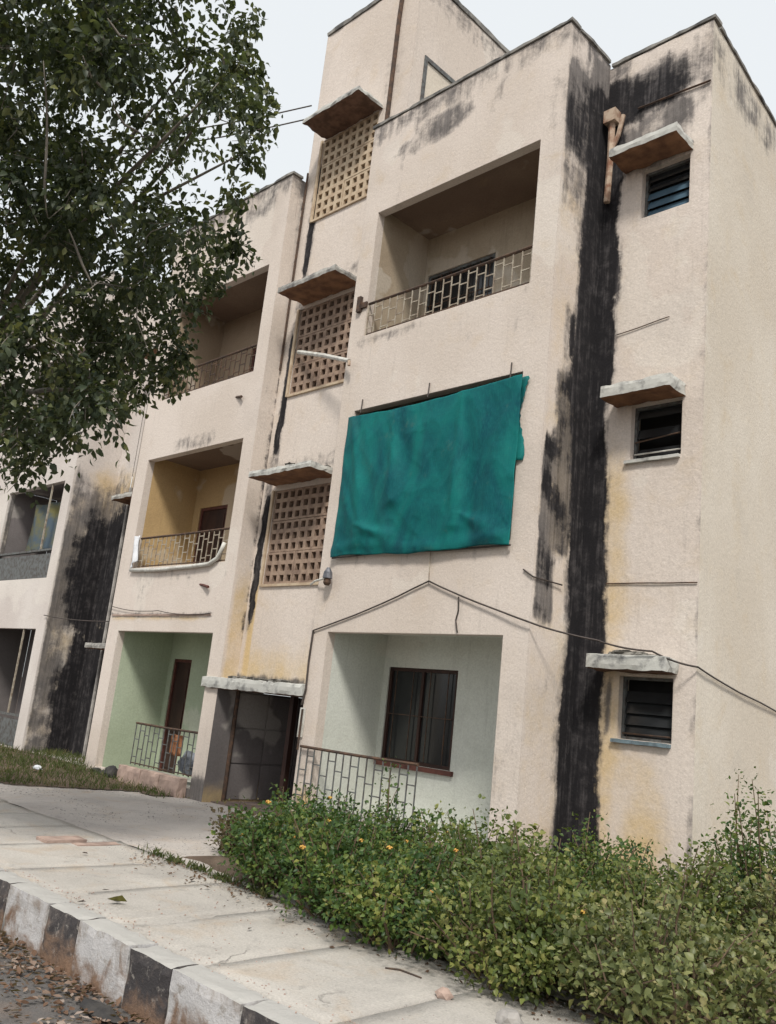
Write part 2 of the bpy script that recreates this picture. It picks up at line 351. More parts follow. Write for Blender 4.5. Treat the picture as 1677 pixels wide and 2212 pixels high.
# footpath: individually cast concrete bays, joints a finger wide
fp = MB(); fp.box(-30, 8, -4.26, -2.79, -.5, -.108); footpath = tag(fp.build('footpath', M['path']), kind='structure')
xs = [-14.]
while xs[-1] < 7.4: xs.append(xs[-1] + random.uniform(.82, 1.02))
for i in range(len(xs) - 1):
    s = MB(); zt = -.10 + random.uniform(-.005, .006); sl = random.uniform(-.008, .008); n0 = len(s.v)
    s.rbox(xs[i] + .004, xs[i + 1] - .004, -4.272, -2.765, -.16, zt, .13, .0035, 2.5, seed=i)
    s.v = [(x, y, z + (sl * (x - xs[i]) + .008 * nz(x, y, 5, 1.1) if z > -.14 else 0)) for x, y, z in s.v]
    s.build('paving_slab', M['path'], footpath, smooth=True)
# kerb of painted stones
kb = MB(); kb.box(-14.2, 7.6, -4.44, -4.27, -.6, -.14); kerb = tag(kb.build('kerb', M['concrete']), kind='structure')
x = -.5 - 1.07 * 12
i = 0
while x < 7.2:
    for (w, mt) in ((.44, 'kerb_black'), (.63, 'kerb_white')):
        s = MB(); s.rbox(x + .003, x + w - .003, -4.455 + random.uniform(-.006, .006), -4.265, -.58, -.098 + random.uniform(-.004, .004), .055, .008, 7., seed=i * 1.7)
        s.build('kerb_stone', M[mt], kerb, smooth=False); x += w; i += 1

# ------------------------------------------------------------------ stains of the facade
def st_front(X, Y, Z):
    """front plane of the bays and their returns"""
    r = b = 0.
    n1 = nz(X, Y, Z, 1.6); n2 = nz(X, Y + 5, Z, 5.); dr = nz(X * 5, Y * 5, Z * .35); dr2 = nz(X * 11, Y * 11 + 3, Z * .5)
    g = max(0, .60 * (1 - sstep(.08, .55 + 1.1 * max(0, dr), 9.75 - Z)) * (.55 + .8 * max(0, dr2)) + .26 * max(0, n1) + .14 * max(0, n2))
    for zl in (6.3, 3.25): g = max(g, .4 * (1 - sstep(0, .3 + .4 * max(0, dr), zl - Z)) * (Z < zl) * max(0, dr2 + .25))
    g = max(g, .3 * (1 - sstep(0, .5 + .4 * n1, Z)))
    if X > -3.45:                                        # right bay
        if Y < .015:
            dx, dz = X + 1.95, Z - 9.22; e = (dx * .85 - dz * .3) ** 2 / .45 ** 2 + (dz + dx * .05) ** 2 / .26 ** 2
            g = max(g, (1 - sstep(.3, 1.6, e + n2 * .5)) * .62)
            e2 = ((X + 2.5) / .4) ** 2 + ((Z - 9.12) / .2) ** 2; g = max(g, (1 - sstep(.3, 1.5, e2 + n2)) * .4)
            g = max(g, (1 - sstep(.02, .22 + .12 * n2, 9.74 - Z)) * .38)
            g = max(g, box01(X, -3.25, -2.0, .2) * (1 - sstep(0, .16, abs(Z - 6.27 - .04 * n2))) * .42)
            g = max(g, box01(X, -.24, .1, .05) * box01(Z, 8.2, 9.2, .3) * .30)
            g = max(g, box01(X, -1.1, -.95, .05) * box01(Z, 9.1, 9.45, .1) * .45)
            b = max(b, box01(X, -3.4, -2.8, .2) * box01(Z, -.4, .35, .1) * .5)
            g = max(g, box01(X, -.5, 0, .1) * box01(Z, .6, 1.6, .3) * .25)
            b = max(b, .08)
        elif X > -.05:                                   # right return: drenched inner corner
            ym = .56 + .16 * sstep(5.5, 2., Z) + .03 * n2 + .07 * nz(X, Y, Z, 1.1)
            r = max(r, sstep(ym - .16, ym + .12, Y) * (1 - sstep(8.0, 8.6, Z + .25 * n2)))
            g = max(g, sstep(ym - .24, ym, Y) * .62 * (.6 + .8 * max(0, nz(X, Y, Z, 2.)) + .3))
            wash = box01(Z, 7.95 + .3 * n1, 9.3 + .1 * n2, .32) * sstep(-.02, .06, Y); g = max(g, wash * (1.05 - .2 * n1)); r = max(r, wash * (.46 + .12 * n2 + .25 * n1 + .35 * sstep(.4, .92, Y)))
            g = max(g, box01(Z, 7.2, 8.2, .5) * .5)
            pe = box01(Z, 3.2, 5.35, .22) * box01(Y, .2, .66, .1); pl = box01(Z, 2.45, 4.5, .15) * box01(Y, -.1, .36 + .2 * n1, .1); pp = max(pe, pl)
            g = max(g, pp * (.85 + .25 * n2)); r = max(r, pp * max(0, .40 + .5 * nz(X, Y, Z, 2.8))); b = max(b, pe * .45)
            if Z < 8.2: b = max(b, .2)
            g = max(g, box01(Y, .25, .5, .08) * box01(Z, 5.4, 6.2, .2) * .55); r = max(r, box01(Y, .36, .48, .04) * box01(Z, 5.5, 6.1, .12) * .7)
    elif X > -9:                                         # left bay
        if Y < .015:
            g = max(g, (1 - sstep(.02, .25 + .12 * n2, 9.74 - Z)) * .42)
            g = max(g, box01(X, -6.6, -5.6, .3) * box01(Z, 9.2, 9.55, .15) * .5)
            g = max(g, box01(X, -8.4, -6.3, .3) * (1 - sstep(0, .22, abs(Z - 3.12 - .1 * n2))) * .28)
            g = max(g, box01(X, -7.6, -6.4, .2) * box01(Z, 5.25, 5.55, .1) * .42)
            g = max(g, box01(X, -8.8, -5.7, .1) * (1 - sstep(0, .07, abs(Z - 2.5 - .02 * n2))) * .55)
            b = max(b, box01(X, -8.7, -5.8, .2) * (1 - sstep(0, .06, abs(Z - 2.47))) * .5)
            g = max(g, box01(Z, -.3, .22, .12) * box01(X, -5.9, -5.2, .1) * .75)
        elif X > -5.35:                                  # its return at the stair
            g = max(g, sstep(.12, .3, Y) * .36 * box01(Z, 2.2, 9.6, .3)); b = max(b, box01(Z, .8, 3.2, .5) * .34)
            r = max(r, sstep(.18, .3, Y) * .42 * box01(Z, 2.2, 9.6, .3))
    return r, g, b
def st_stair(X, Y, Z):
    n2 = nz(X, Y + 9, Z, 4.); g = r = b = 0.
    if Y < .32:
        xc = -5.18 + .16 * sstep(3.2, 8.5, Z) + .03 * n2
        on = box01(Z, 2.4, 4.35, .15) + box01(Z, 5.0, 7.0, .2) + box01(Z, 8.0, 9.95, .15)
        r = max(r, (1 - sstep(.04, .085, abs(X - xc))) * on * .95); g = max(g, (1 - sstep(.05, .15, abs(X - xc))) * .5 * box01(Z, 2.2, 9.9, .3))
        b = max(b, box01(Z, 1.4, 2.1, .4) * box01(X, -5.3, -3.3, .2) * .42); b = max(b, (1 - sstep(.0, .1, abs(X + 5.14))) * box01(Z, 1.5, 3.1, .3) * .9)
        b = max(b, .08)
        g = max(g, box01(Z, 1.4, 1.68, .08) * .8)
        for zc in (4.62, 7.6): g = max(g, box01(Z, zc, zc + .3, .12) * .34)
        g = max(g, box01(X, -3.7, -3.1, .1) * box01(Z, 10.3, 11.6, .3) * .22)
    else: g = max(g, box01(Z, 12.2, 12.7, .15) * .4)
    return r, g, b
def st_recess(X, Y, Z):
    n2 = nz(X + 3, Y, Z, 4.); n1 = nz(X, Y, Z, 1.5); g = r = b = 0.
    if Y < .94:
        xr = .24 + .09 * sstep(4, .5, Z) + .03 * n2 + .07 * n1
        r = max(r, (1 - sstep(xr - .13, xr + .13, X)) * (1 - sstep(8.5, 8.9, Z)) * (1. + .25 * nz(X, Y, Z, 2.2)))
        g = max(g, (1 - sstep(xr, xr + .16, X)) * .5)
        top = box01(Z, 8.7 + .2 * n1, 9.42 + .05 * n2, .3) * (1 - sstep(.85, 1.3, X + .06 * n2))
        g = max(g, top * (1.12 + .2 * n1)); r = max(r, top * (.62 + .3 * n1 + .08 * n2 + .25 * sstep(.6, 0, X)))
        g = max(g, box01(Z, 7.95, 9.0, .45) * (1 - sstep(1.0, 1.35, X)) * (.62 + .35 * n2)); g = max(g, sstep(1.0, 1.2, X) * box01(Z, 8.5, 9.6, .3) * (.35 + .5 * n2))
        g = max(g, sstep(1.27, 1.36, X) * (.30 + .3 * n1)); g = max(g, sstep(1.1, 1.3, X) * box01(Z, 8.6, 9.6, .2) * .5)
        b = max(b, (1 - sstep(.4, .75, X)) * box01(Z, -.2, 4.6, .8) * .42); b = max(b, box01(X, .5 + .15 * n2, 1.05 + .15 * n1, .28) * box01(Z, -.6, 1.2, .2) * (.34 + .42 * sstep(.8, .0, Z)))
        b = max(b, .1)
        g = max(g, (1 - sstep(.0, .07, abs(X - .43 - .04 * n1))) * box01(Z, 1.35, 2.0, .15) * .8)
        g = max(g, sstep(.98, 1.1, X) * box01(Z, -.2, .3, .2) * .4)
    return r, g, b
def st_side(X, Y, Z):
    n1 = nz(X, Y, Z, 1.2); return 0, box01(Z, 9.0, 9.7, .3) * (.36 + .3 * nz(X, Y, Z, 3.)) + max(0, n1) * .12, .1
def st_left(X, Y, Z):
    """dark drenched gap between the two blocks"""
    n1 = nz(X, Y, Z, 1.1); n2 = nz(X, Y, Z, 3.4); g = r = b = 0.
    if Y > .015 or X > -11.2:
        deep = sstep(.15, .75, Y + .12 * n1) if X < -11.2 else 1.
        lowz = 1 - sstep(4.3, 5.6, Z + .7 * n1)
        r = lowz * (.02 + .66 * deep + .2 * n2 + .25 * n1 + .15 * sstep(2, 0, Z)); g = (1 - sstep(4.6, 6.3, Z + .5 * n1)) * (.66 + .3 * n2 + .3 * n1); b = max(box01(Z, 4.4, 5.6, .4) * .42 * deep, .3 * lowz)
    return r, g, b
def st_none(X, Y, Z): return 0, 0, 0
def st_in(X, Y, Z): return 0, max(0, nz(X, Y, Z, 1.7)) * .2, 0

# ------------------------------------------------------------------ the apartment block
B = empty('apartment_building', (-3.5, 0, -.3), 'three storey cream apartment block with black rain streaks and recessed balconies', 'building')
T = 9.75
def opening_faces(mb, x0, x1, z0, z1, y, d, m=0):     # jambs and head of an opening through a wall of depth d
    mb.grid((x0, y, z0), (0, 1, 0), (0, 0, 1), (0, d), (0, z1 - z0), step=.12, m=m)
    mb.grid((x1, y + d, z0), (0, -1, 0), (0, 0, 1), (0, d), (0, z1 - z0), step=.12, m=m)
    mb.grid((x0, y, z1), (0, 1, 0), (1, 0, 0), (0, d), (0, x1 - x0), step=.2, m=m)
    mb.grid((x0, y + d, z0), (0, -1, 0), (1, 0, 0), (0, d), (0, x1 - x0), step=.2, m=m)
def bay(name, x0, x1, ops, rdepth, ldepth, stain, parent, mat, z0=-.4, top=T, st=.075):
    mb = MB()
    mb.grid((0, 0, 0), (1, 0, 0), (0, 0, 1), (x0, x1), (z0, top), ops, st)
    mb.grid((x1, 0, 0), (0, 1, 0), (0, 0, 1), (0, rdepth), (z0, top), (), st)
    mb.grid((x0, ldepth, 0), (0, -1, 0), (0, 0, 1), (0, ldepth), (z0, top), (), .15)
    for a, b, c, d in ops: opening_faces(mb, a, b, c, d, 0, .13)
    # parapet: inner face behind the coping
    mb.grid((x1, .16, 0), (-1, 0, 0), (0, 0, 1), (0, x1 - x0), (9.0, top), (), .4)
    mb.quad((x0, 0, top), (x1, 0, top), (x1, .16, top), (x0, .16, top))
    return mb.build(name, mat, parent, stain)
OPR = [(-3.1, -.33, .12, 2.285), (-3.1, -.33, 3.31, 5.265), (-3.1, -.33, 6.36, 8.26)]
OPL = [(-8.42, -5.63, .02, 2.24), (-8.4, -5.6, 3.31, 5.255), (-8.36, -5.6, 6.36, 8.22)]
wr = bay('front_wall', -3.4, 0., OPR, .92, .3, st_front, B, M['wall'])
wl_ = bay('front_wall', -8.77, -5.3, OPL, .3, .92, lambda x, y, z: st_left(x, y, z) if x < -8.76 and y > .015 else st_front(x, y, z), B, M['wall'])
# balcony rooms behind the openings
def room(op, mat, ceil, holes, floor_drop=.16, back=1.08):
    x0, x1, z0, z1 = op; e = 0.; zc = z1 + .1; zf = z0 - floor_drop
    mb = MB()
    mb.grid((x0 - e, .13, zf), (0, 1, 0), (0, 0, 1), (0, back - .13), (0, zc - zf), step=.15)
    mb.grid((x1 + e, back, zf), (0, -1, 0), (0, 0, 1), (0, back - .13), (0, zc - zf), step=.15)
    mb.grid((0, back, 0), (1, 0, 0), (0, 0, 1), (x0 - e, x1 + e), (zf, zc), holes, .15)
    for h in holes: opening_faces(mb, *h, back, .12)
    mb.build('balcony_wall', mat, B, st_in)
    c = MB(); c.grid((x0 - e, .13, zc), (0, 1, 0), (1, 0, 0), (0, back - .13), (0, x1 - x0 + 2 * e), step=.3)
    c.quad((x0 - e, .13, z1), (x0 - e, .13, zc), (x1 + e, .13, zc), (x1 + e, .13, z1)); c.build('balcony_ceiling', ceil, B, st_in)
    f = MB(); f.box(x0 - e, x1 + e, .13, back, zf - .06, zf); f.quad((x0, .131, zf), (x1, .131, zf), (x1, .131, z0), (x0, .131, z0)); f.build('balcony_floor', M['concrete'], B)
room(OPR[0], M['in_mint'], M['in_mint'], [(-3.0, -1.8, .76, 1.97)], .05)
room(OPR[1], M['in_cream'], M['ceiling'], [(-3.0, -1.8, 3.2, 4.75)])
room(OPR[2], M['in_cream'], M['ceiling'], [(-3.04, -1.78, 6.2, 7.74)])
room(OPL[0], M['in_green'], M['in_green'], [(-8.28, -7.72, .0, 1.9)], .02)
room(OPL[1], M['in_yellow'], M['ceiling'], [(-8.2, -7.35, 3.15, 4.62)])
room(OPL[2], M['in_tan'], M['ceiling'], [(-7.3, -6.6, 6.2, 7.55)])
# doors and windows in those back walls
def panel_door(x0, x1, z0, z1, y, mat='wood'):
    d = MB(); t = .05
    d.box(x0, x0 + t, y, y + .06, z0, z1); d.box(x1 - t, x1, y, y + .06, z0, z1); d.box(x0 + t, x1 - t, y, y + .06, z1 - t, z1)
    o = d.build('door', M['maroon'], B); l = MB(); l.box(x0 + t, x1 - t, y + .03, y + .07, z0, z1 - t)
    for k in range(3):
        za = z0 + .08 + k * (z1 - z0 - .15) / 3; l.box(x0 + t + .06, x1 - t - .06, y + .018, y + .03, za, za + (z1 - z0 - .15) / 3 - .08)
    l.build('door_leaf', M[mat], o); h = MB(); h.tube([(x1 - t - .05, y + .0, z0 + .75), (x1 - t - .05, y + .0, z0 + .9)], .012); h.build('handle', M['iron'], o)
panel_door(-8.28, -7.72, .0, 1.9, 1.1); panel_door(-8.2, -7.35, 3.15, 4.62, 1.1); panel_door(-7.3, -6.6, 6.2, 7.55, 1.1)
def grill_window(x0, x1, z0, z1, y, nb, frame='grey_iron', pane='glass', nh=2, casements=2):
    f = MB(); t = .045
    f.box(x0, x1, y, y + .05, z0, z0 + t); f.box(x0, x1, y, y + .05, z1 - t, z1); f.box(x0, x0 + t, y, y + .05, z0 + t, z1 - t); f.box(x1 - t, x1, y, y + .05, z0 + t, z1 - t)
    for k in range(1, casements): xm = x0 + (x1 - x0) * k / casements; f.box(xm - .02, xm + .02, y, y + .05, z0 + t, z1 - t)
    o = f.build('window', M[frame], B)
    for k in range(casements):
        a, b = x0 + (x1 - x0) * k / casements + .02, x0 + (x1 - x0) * (k + 1) / casements - .02
        p = MB(); p.box(a, b, y + .03, y + .036, z0 + t, z1 - t); p.build('pane', M[pane], o)
    br = MB(); br.box(-.005, .005, -.005, .005, 0, z1 - z0 - 2 * t); b0 = None
    for k in range(nb):
        xx = x0 + (x1 - x0) * (k + .5) / nb
        if b0 is None: b0 = br.build('window_bar', M['iron'], o, origin=None); b0.location = Vector((xx, y - .012, z0 + t))
        else: share(b0, 'window_bar', (xx, y - .012, z0 + t), o)
    for k in range(nh):
        h = MB(); zz = z0 + (z1 - z0) * (k + 1) / (nh + 1); h.box(x0 + t, x1 - t, y - .03, y - .018, zz - .006, zz + .006); h.build('cross_bar', M['iron'], o)
    return o
w0 = grill_window(-3.0, -1.8, .76, 1.97, 1.1, 4, 'wood', nh=1); s = MB(); s.box(-3.06, -1.74, 1.03, 1.078, .70, .757); s.build('sill', M['maroon'], w0)
grill_window(-3.04, -1.78, 6.2, 7.74, 1.1, 7, 'grey_iron'); grill_window(-3.0, -1.8, 3.2, 4.75, 1.1, 6)
# railings: handrail on a grille of flat bars with staggered links
def railing(x0, x1, zb, zt, y, nb, bar, rail, seed, slope=0.):
    rr = random.Random(seed); mb = MB()
    mb.tube([(x0, y, zt), ((x0 + x1) / 2, y + .004, zt - .006), (x1, y, zt)], .019, 6); mb.box(x0 + .02, x1 - .02, y - .008, y + .008, zb + .02, zb + .036)
    o = mb.build('balcony_railing', M[rail], B); bp = None; lp = None; dx = (x1 - x0) / nb
    hb = MB(); hb.box(-.007, .007, -.006, .006, 0, zt - zb - .02); hl = MB(); hl.box(0, dx - .0142, -.005, .005, -.007, .007)
    for k in range(nb + 1):
        xx = x0 + .01 + (x1 - x0 - .02) * k / nb; L = Vector((xx, y + rr.uniform(-.003, .003), zb))
        if bp is None: bp = hb.build('baluster', M[bar], o); bp.location = L
        else: share(bp, 'baluster', L, o)
        if k < nb:
            for q in ((.22, .62), (.42, .84), (.14, .72))[k % 3]:
                L2 = (xx + .0071, y, zb + (zt - zb) * (q + rr.uniform(-.03, .03)))
                if lp is None: lp = hl.build('link_bar', M[bar], o); lp.location = Vector(L2)
                else: share(lp, 'link_bar', L2, o)
    return o
r2 = railing(-3.1, -.34, 6.36, 6.85, .03, 20, 'cream_iron', 'iron', 1)
k = MB(); k.box(-3.25, -3.09, -.03, -.002, 6.79, 6.87); k.box(-3.27, -3.2, -.05, -.002, 6.74, 6.97); k.build('rail_bracket', M['iron'], r2)
railing(-8.22, -5.62, 3.31, 3.83, .03, 19, 'cream_iron', 'iron', 2)
railing(-8.3, -5.62, 6.36, 6.83, .03, 19, 'iron', 'iron', 3)
railing(-7.42, -5.64, .17, .80, .05, 13, 'grey_iron', 'iron', 4)
r0 = railing(-3.3, -1.31, .1, .85, -.045, 15, 'grey_iron', 'iron', 5)
# copings along the parapets
def coping(x0, x1, y0, y1, z, sd, h=.055, mat='coping'):
    mb = MB(); mb.rbox(x0, x1, y0, y1, z, z + h, .09, .009, 5., seed=sd); mb.build('coping', M[mat], B)
coping(-3.43, .03, -.028, .19, T + .003, 1); coping(-8.8, -5.27, -.028, .19, T + .003, 2)
coping(-.16, .03, .192, .9, T + .003, 3)
coping(.032, 1.40, .895, 1.1, T - .05, 4); 
# stair wall and roof tower, one plane set back .3
JX = (-5.0, -3.7); JZ = [(3.0, 4.42), (5.95, 7.38), (8.95, 10.42)]
mb = MB()
mb.grid((0, .3, 0), (1, 0, 0), (0, 0, 1), (-5.3, -3.08), (1.46, 12.6), [(JX[0], JX[1], a, b) for a, b in JZ] + [(-3.38, -3.07, 1.4, 9.3)], .07)
for a, b in JZ: opening_faces(mb, JX[0], JX[1], a, b, .3, .16)
mb.grid((-5.3, 5, 0), (0, -1, 0), (0, 0, 1), (0, 4.7), (9.0, 12.6), (), .3)
mb.grid((-3.08, .3, 0), (0, 1, 0), (0, 0, 1), (0, 4.7), (9.0, 12.6), [(.24, 1.15, .0, 11.25)], .2)
mb.quad((-5.3, 5, 9), (-5.3, 5, 12.6), (-3.08, 5, 12.6), (-3.08, 5, 9))
mb.build('stair_wall', M['wall'], B, st_stair)
c = MB(); c.rbox(-5.33, -3.05, .27, 5.03, 12.603, 12.70, .12, .01, 4.); c.build('tower_roof', M['coping'], B)
d = MB(); d.box(-3.14, -3.06, .54, .605, 9.2, 11.25); d.box(-3.14, -3.06, .605, 1.45, 11.18, 11.25); d.box(-3.14, -3.06, 1.38, 1.45, 9.2, 11.18)
td = d.build('tower_door', M['grey_iron'], B); l = MB(); l.box(-3.12, -3.085, .605, 1.38, 9.2, 11.18); l.build('door_leaf', M['side'], td)
p = MB(); p.tube([(-3.47, .27, 9.9), (-3.47, .27, 11.9), (-3.45, .27, 12.55)], .035, 8); p.build('rain_pipe', M['iron'], B)
# pierced cement screens: 2 x 3 blocks, 4 x 3 holes each
def jali_block(w, h, nx, nz_, t=.07):
    mb = MB(); ex = .022; bx = (w - .012) / nx; bz = (h - .012) / nz_; hs = []
    for i in range(nx):
        for j in range(nz_):
            cx, cz = .006 + bx * (i + .5), .006 + bz * (j + .5); hs.append((cx - bx * .30, cx + bx * .30, cz - bz * .31, cz + bz * .31))
    mb.grid((0, 0, 0), (1, 0, 0), (0, 0, 1), (.004, w - .004), (.004, h - .004), hs, 1.); mb.grid((w, t, 0), (-1, 0, 0), (0, 0, 1), (.004, w - .004), (.004, h - .004), [(w - b, w - a, c, d) for a, b, c, d in hs], 1.)
    for a, b, c, d in hs:
        mb.quad((a, 0, c), (a, t, c), (a, t, d), (a, 0, d)); mb.quad((b, t, c), (b, 0, c), (b, 0, d), (b, t, d))
        mb.quad((a, 0, d), (a, t, d), (b, t, d), (b, 0, d)); mb.quad((a, t, c), (a, 0, c), (b, 0, c), (b, t, c))
    a, b, c, d = .004, w - .004, .004, h - .004
    mb.quad((a, t, c), (a, 0, c), (a, 0, d), (a, t, d)); mb.quad((b, 0, c), (b, t, c), (b, t, d), (b, 0, d)); mb.quad((a, 0, d), (b, 0, d), (b, t, d), (a, t, d)); mb.quad((a, 0, c), (a, t, c), (b, t, c), (b, 0, c))
    return mb
for n, (za, zb) in enumerate(JZ):
    h = (zb - za) / 3; w = (JX[1] - JX[0]) / 2; src = None; mt = M['jali' if n == 2 else 'jali_dark']
    fr = MB(); fr.box(JX[0] - .05, JX[0] - .002, .27, .33, za - .03, zb); fr.box(JX[0] - .002, JX[1], .27, .31, za - .04, za - .003); fo = fr.build('vent_screen', M['jali'], B)
    for i in range(2):
        for j in range(3):
            L = (JX[0] + w * i, .315 + random.uniform(-.006, .006), za + h * j)
            if src is None: src = jali_block(w, h, 4, 3).build('vent_block', mt, fo); src.location = Vector(L)
            else: share(src, 'vent_block', L, fo)
# sun hoods
def hood(x0, x1, y0, y1, z, h, soff, seed, crust=0, lip='lip', brk=0):
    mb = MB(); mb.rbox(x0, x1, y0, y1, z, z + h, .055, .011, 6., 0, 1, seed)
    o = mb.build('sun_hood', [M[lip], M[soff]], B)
    if crust:
        rr = random.Random(seed); c = MB()
        for k in range(crust):
            xx = rr.uniform(x0 + .03, x1 - .2); ww = rr.uniform(.08, .3); yy = rr.uniform(y0 - .01, y1 - .2); c.rbox(xx, min(x1, xx + ww), yy, yy + rr.uniform(.06, .2), z + h - .03, z + h + rr.uniform(.015, .055), .05, .014, 9., seed=k + seed)
        c.build('crust', M['moss'], o)
    return o
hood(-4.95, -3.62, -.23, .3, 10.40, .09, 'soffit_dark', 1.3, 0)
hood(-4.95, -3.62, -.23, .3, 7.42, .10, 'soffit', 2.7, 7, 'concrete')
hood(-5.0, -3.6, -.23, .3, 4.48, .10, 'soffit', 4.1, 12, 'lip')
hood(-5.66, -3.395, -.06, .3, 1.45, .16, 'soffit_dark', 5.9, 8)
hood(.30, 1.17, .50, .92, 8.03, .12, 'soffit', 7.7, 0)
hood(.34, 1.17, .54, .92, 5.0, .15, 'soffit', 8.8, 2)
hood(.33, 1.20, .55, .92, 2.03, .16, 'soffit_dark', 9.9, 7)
# recessed bathroom bay at the right end and the plain end wall
WX = (.53, 1.13); WZ = [(1.36, 2.0), (4.36, 5.0), (7.36, 8.0)]
mb = MB()
mb.grid((0, .92, 0), (1, 0, 0), (0, 0, 1), (0, 1.37), (-.4, T - .06), [(WX[0], WX[1], a, b) for a, b in WZ], .06)
for a, b in WZ: opening_faces(mb, WX[0], WX[1], a, b, .92, .13)
mb.grid((0, 1.08, 0), (1, 0, 0), (0, 0, 1), (0, 1.3), (9, T - .06), (), .5)
mb.build('recessed_wall', M['wall'], B, st_recess)
sd = Vector((-.0688, .9976, 0)); mb = MB()
mb.grid((1.37, .92, 0), sd, (0, 0, 1), (0, 7.5), (-.4, T - .06), (), .11)
mb.grid((1.37 + sd.x * 7.5, .92 + sd.y * 7.5, 0), (-1, 0, 0), (0, 0, 1), (0, 11), (-.4, T - .06), (), 1.)
mb.build('end_wall', M['side'], B, st_side)
c = MB(); c.rbox(-.14, .03, .19, 7.4, T - .057, T - .002, .1, .009, 5., seed=5)
c.v = [(1.37 + sd.y * a + sd.x * b, .92 - sd.x * a + sd.y * b, z) for a, b, z in c.v]; c.build('coping', M['coping'], B)
def louvre_window(x0, x1, z0, z1, y, glass, n=5, gone=(), sill='blue_paint'):
    f = MB(); t = .03
    f.box(x0, x1, y, y + .05, z0, z0 + t); f.box(x0, x1, y, y + .05, z1 - t, z1); f.box(x0, x0 + t, y, y + .05, z0 + t, z1 - t); f.box(x1 - t, x1, y, y + .05, z0 + t, z1 - t)
    o = f.build('window', M['grey_iron'], B); rm = MB(); rm.box(x0 - .1, x1 + .1, y + .3, y + .32, z0 - .1, z1 + .1)
    rm.quad((x0 - .1, y + .06, z0 - .1), (x1 + .1, y + .06, z0 - .1), (x1 + .1, y + .3, z0 - .1), (x0 - .1, y + .3, z0 - .1)); rm.build('room_back', M['dark_room'], o)
    h = (z1 - z0 - 2 * t) / n
    for k in range(n):
        if k in gone: continue
        zz = z0 + t + h * k; g = MB(); a = .45
        g.quad((x0 + t, y + .005, zz + .005), (x1 - t, y + .005, zz + .005), (x1 - t, y + .045, zz + h * 1.02), (x0 + t, y + .045, zz + h * 1.02))
        g.quad((x0 + t, y + .010, zz + .005), (x0 + t, y + .050, zz + h * 1.02), (x1 - t, y + .050, zz + h * 1.02), (x1 - t, y + .010, zz + .005)); g.build('louvre', M[glass if k < 3 else 'glass'], o)
    if sill:
        s = MB(); s.rbox(x0 - .05, x1 + .0, y - .13, y - .002, z0 - .045, z0 - .004, .06, .004, 8.); s.build('sill', M[sill], o)
    return o
louvre_window(*WX, *WZ[2], 1.0, 'glass_blue', 5, (), None); w1 = louvre_window(*WX, *WZ[1], 1.0, 'glass', 5, (1, 3), 'lip'); w2 = louvre_window(*WX, *WZ[0], 1.0, 'glass', 5, (4,), 'blue_paint')
for (w, zz, ti) in ((w1, 4.44, .0), (w1, 4.58, .05), (w2, 1.42, 0)):
    b = MB(); b.tube([(.55, .985, zz), (1.11, .985, zz + ti)], .009, 5); b.build('cross_bar', M['pvc' if w is w1 and ti == 0 else 'iron'], w)
# gap bay at the left end
mb = MB(); mb.grid((0, .92, 0), (1, 0, 0), (0, 0, 1), (-10.62, -8.77), (-.4, T - .05), (), .1); mb.build('recessed_wall', M['wall_far'], B, st_left)
for z in (1.96, 4.83, 7.86): hood(-10.44, -9.35, .45, .92, z, .1, 'soffit', 11 + z, 2, 'concrete')
# roof slab, entrance interior
rf = MB(); rf.box(-10.6, .80, 1.1, 8.4, 8.9, 9.0); rf.box(-8.7, -5.4, .17, 1.09, 8.9, 9.0); rf.box(-3.3, -.05, .17, 1.09, 8.9, 9.0); rf.build('roof', M['concrete'], B)
mb = MB(); mb.grid((-5.296, -.004, -.35), (0, 1, 0), (0, 0, 1), (0, 2.904), (0, 1.8), (), .2); mb.grid((-3.4, 2.9, -.35), (0, -1, 0), (0, 0, 1), (0, 2.6), (0, 1.9), (), .2); mb.grid((0, 2.9, 0), (1, 0, 0), (0, 0, 1), (-5.3, -3.4), (-.35, 1.55), (), .2)
mb.build('entrance_wall', M['in_grey'], B, lambda x, y, z: (box01(z, -.5, -.02, .05) * .2, 0, box01(z, -.5, .1, .1) * .5))
mb = MB(); mb.quad((-5.3, .3, 1.455), (-5.3, 2.9, 1.455), (-3.4, 2.9, 1.455), (-3.4, .3, 1.455)); mb.build('entrance_ceiling', M['in_grey'], B, st_in)
mb = MB(); mb.box(-5.3, -3.4, .15, 2.9, -.4, -.09); mb.build('entrance_floor', M['tread'], B)
for k in range(4):
    for q in range(3):
        s = MB(); s.rbox(-5.292, -5.278, .34 + k * .6, .34 + k * .6 + .585, -.06 + q * .5, -.06 + q * .5 + .485, .2, .002, 5., seed=k + q); s.build('wall_panel', M['in_grey'], B)
for k in range(3):
    for q in range(3):
        s = MB(); s.rbox(-5.24 + k * .61, -5.24 + k * .61 + .595, 2.872, 2.888, -.06 + q * .5, -.06 + q * .5 + .485, .2, .002, 5., seed=k + q); s.build('wall_panel', M['in_grey'], B)
stp = MB(); stp.box(-5.3, -3.4, 1.5, 2.9, -.1, -.09); stairs = stp.build('stair_flight', M['tread'], B)
for k in range(6):
    s = MB(); s.rbox(-4.3, -3.41, 1.0 + k * .26, 1.28 + k * .26, -.09 + k * .16, .07 + k * .16, .15, .004, 5.); s.build('step', M['tread'], stairs)
s = MB(); s.box(-4.42, -4.34, .62, .7, -.09, 1.45); s.build('entrance_post', M['wood'], B)
mb = MB(); mb.rbox(-3.9, -3.62, .98, 1.1, .32, .68, .07, .004); bx_ = mb.build('meter_box', M['orange_box'], B); s = MB(); s.box(-3.86, -3.66, .972, .982, .4, .6); s.build('meter_door', M['redpaint'], bx_)
s = MB(); s.box(-3.75, -3.42, .8, .86, .70, .78); s.build('red_rail', M['redpaint'], B)
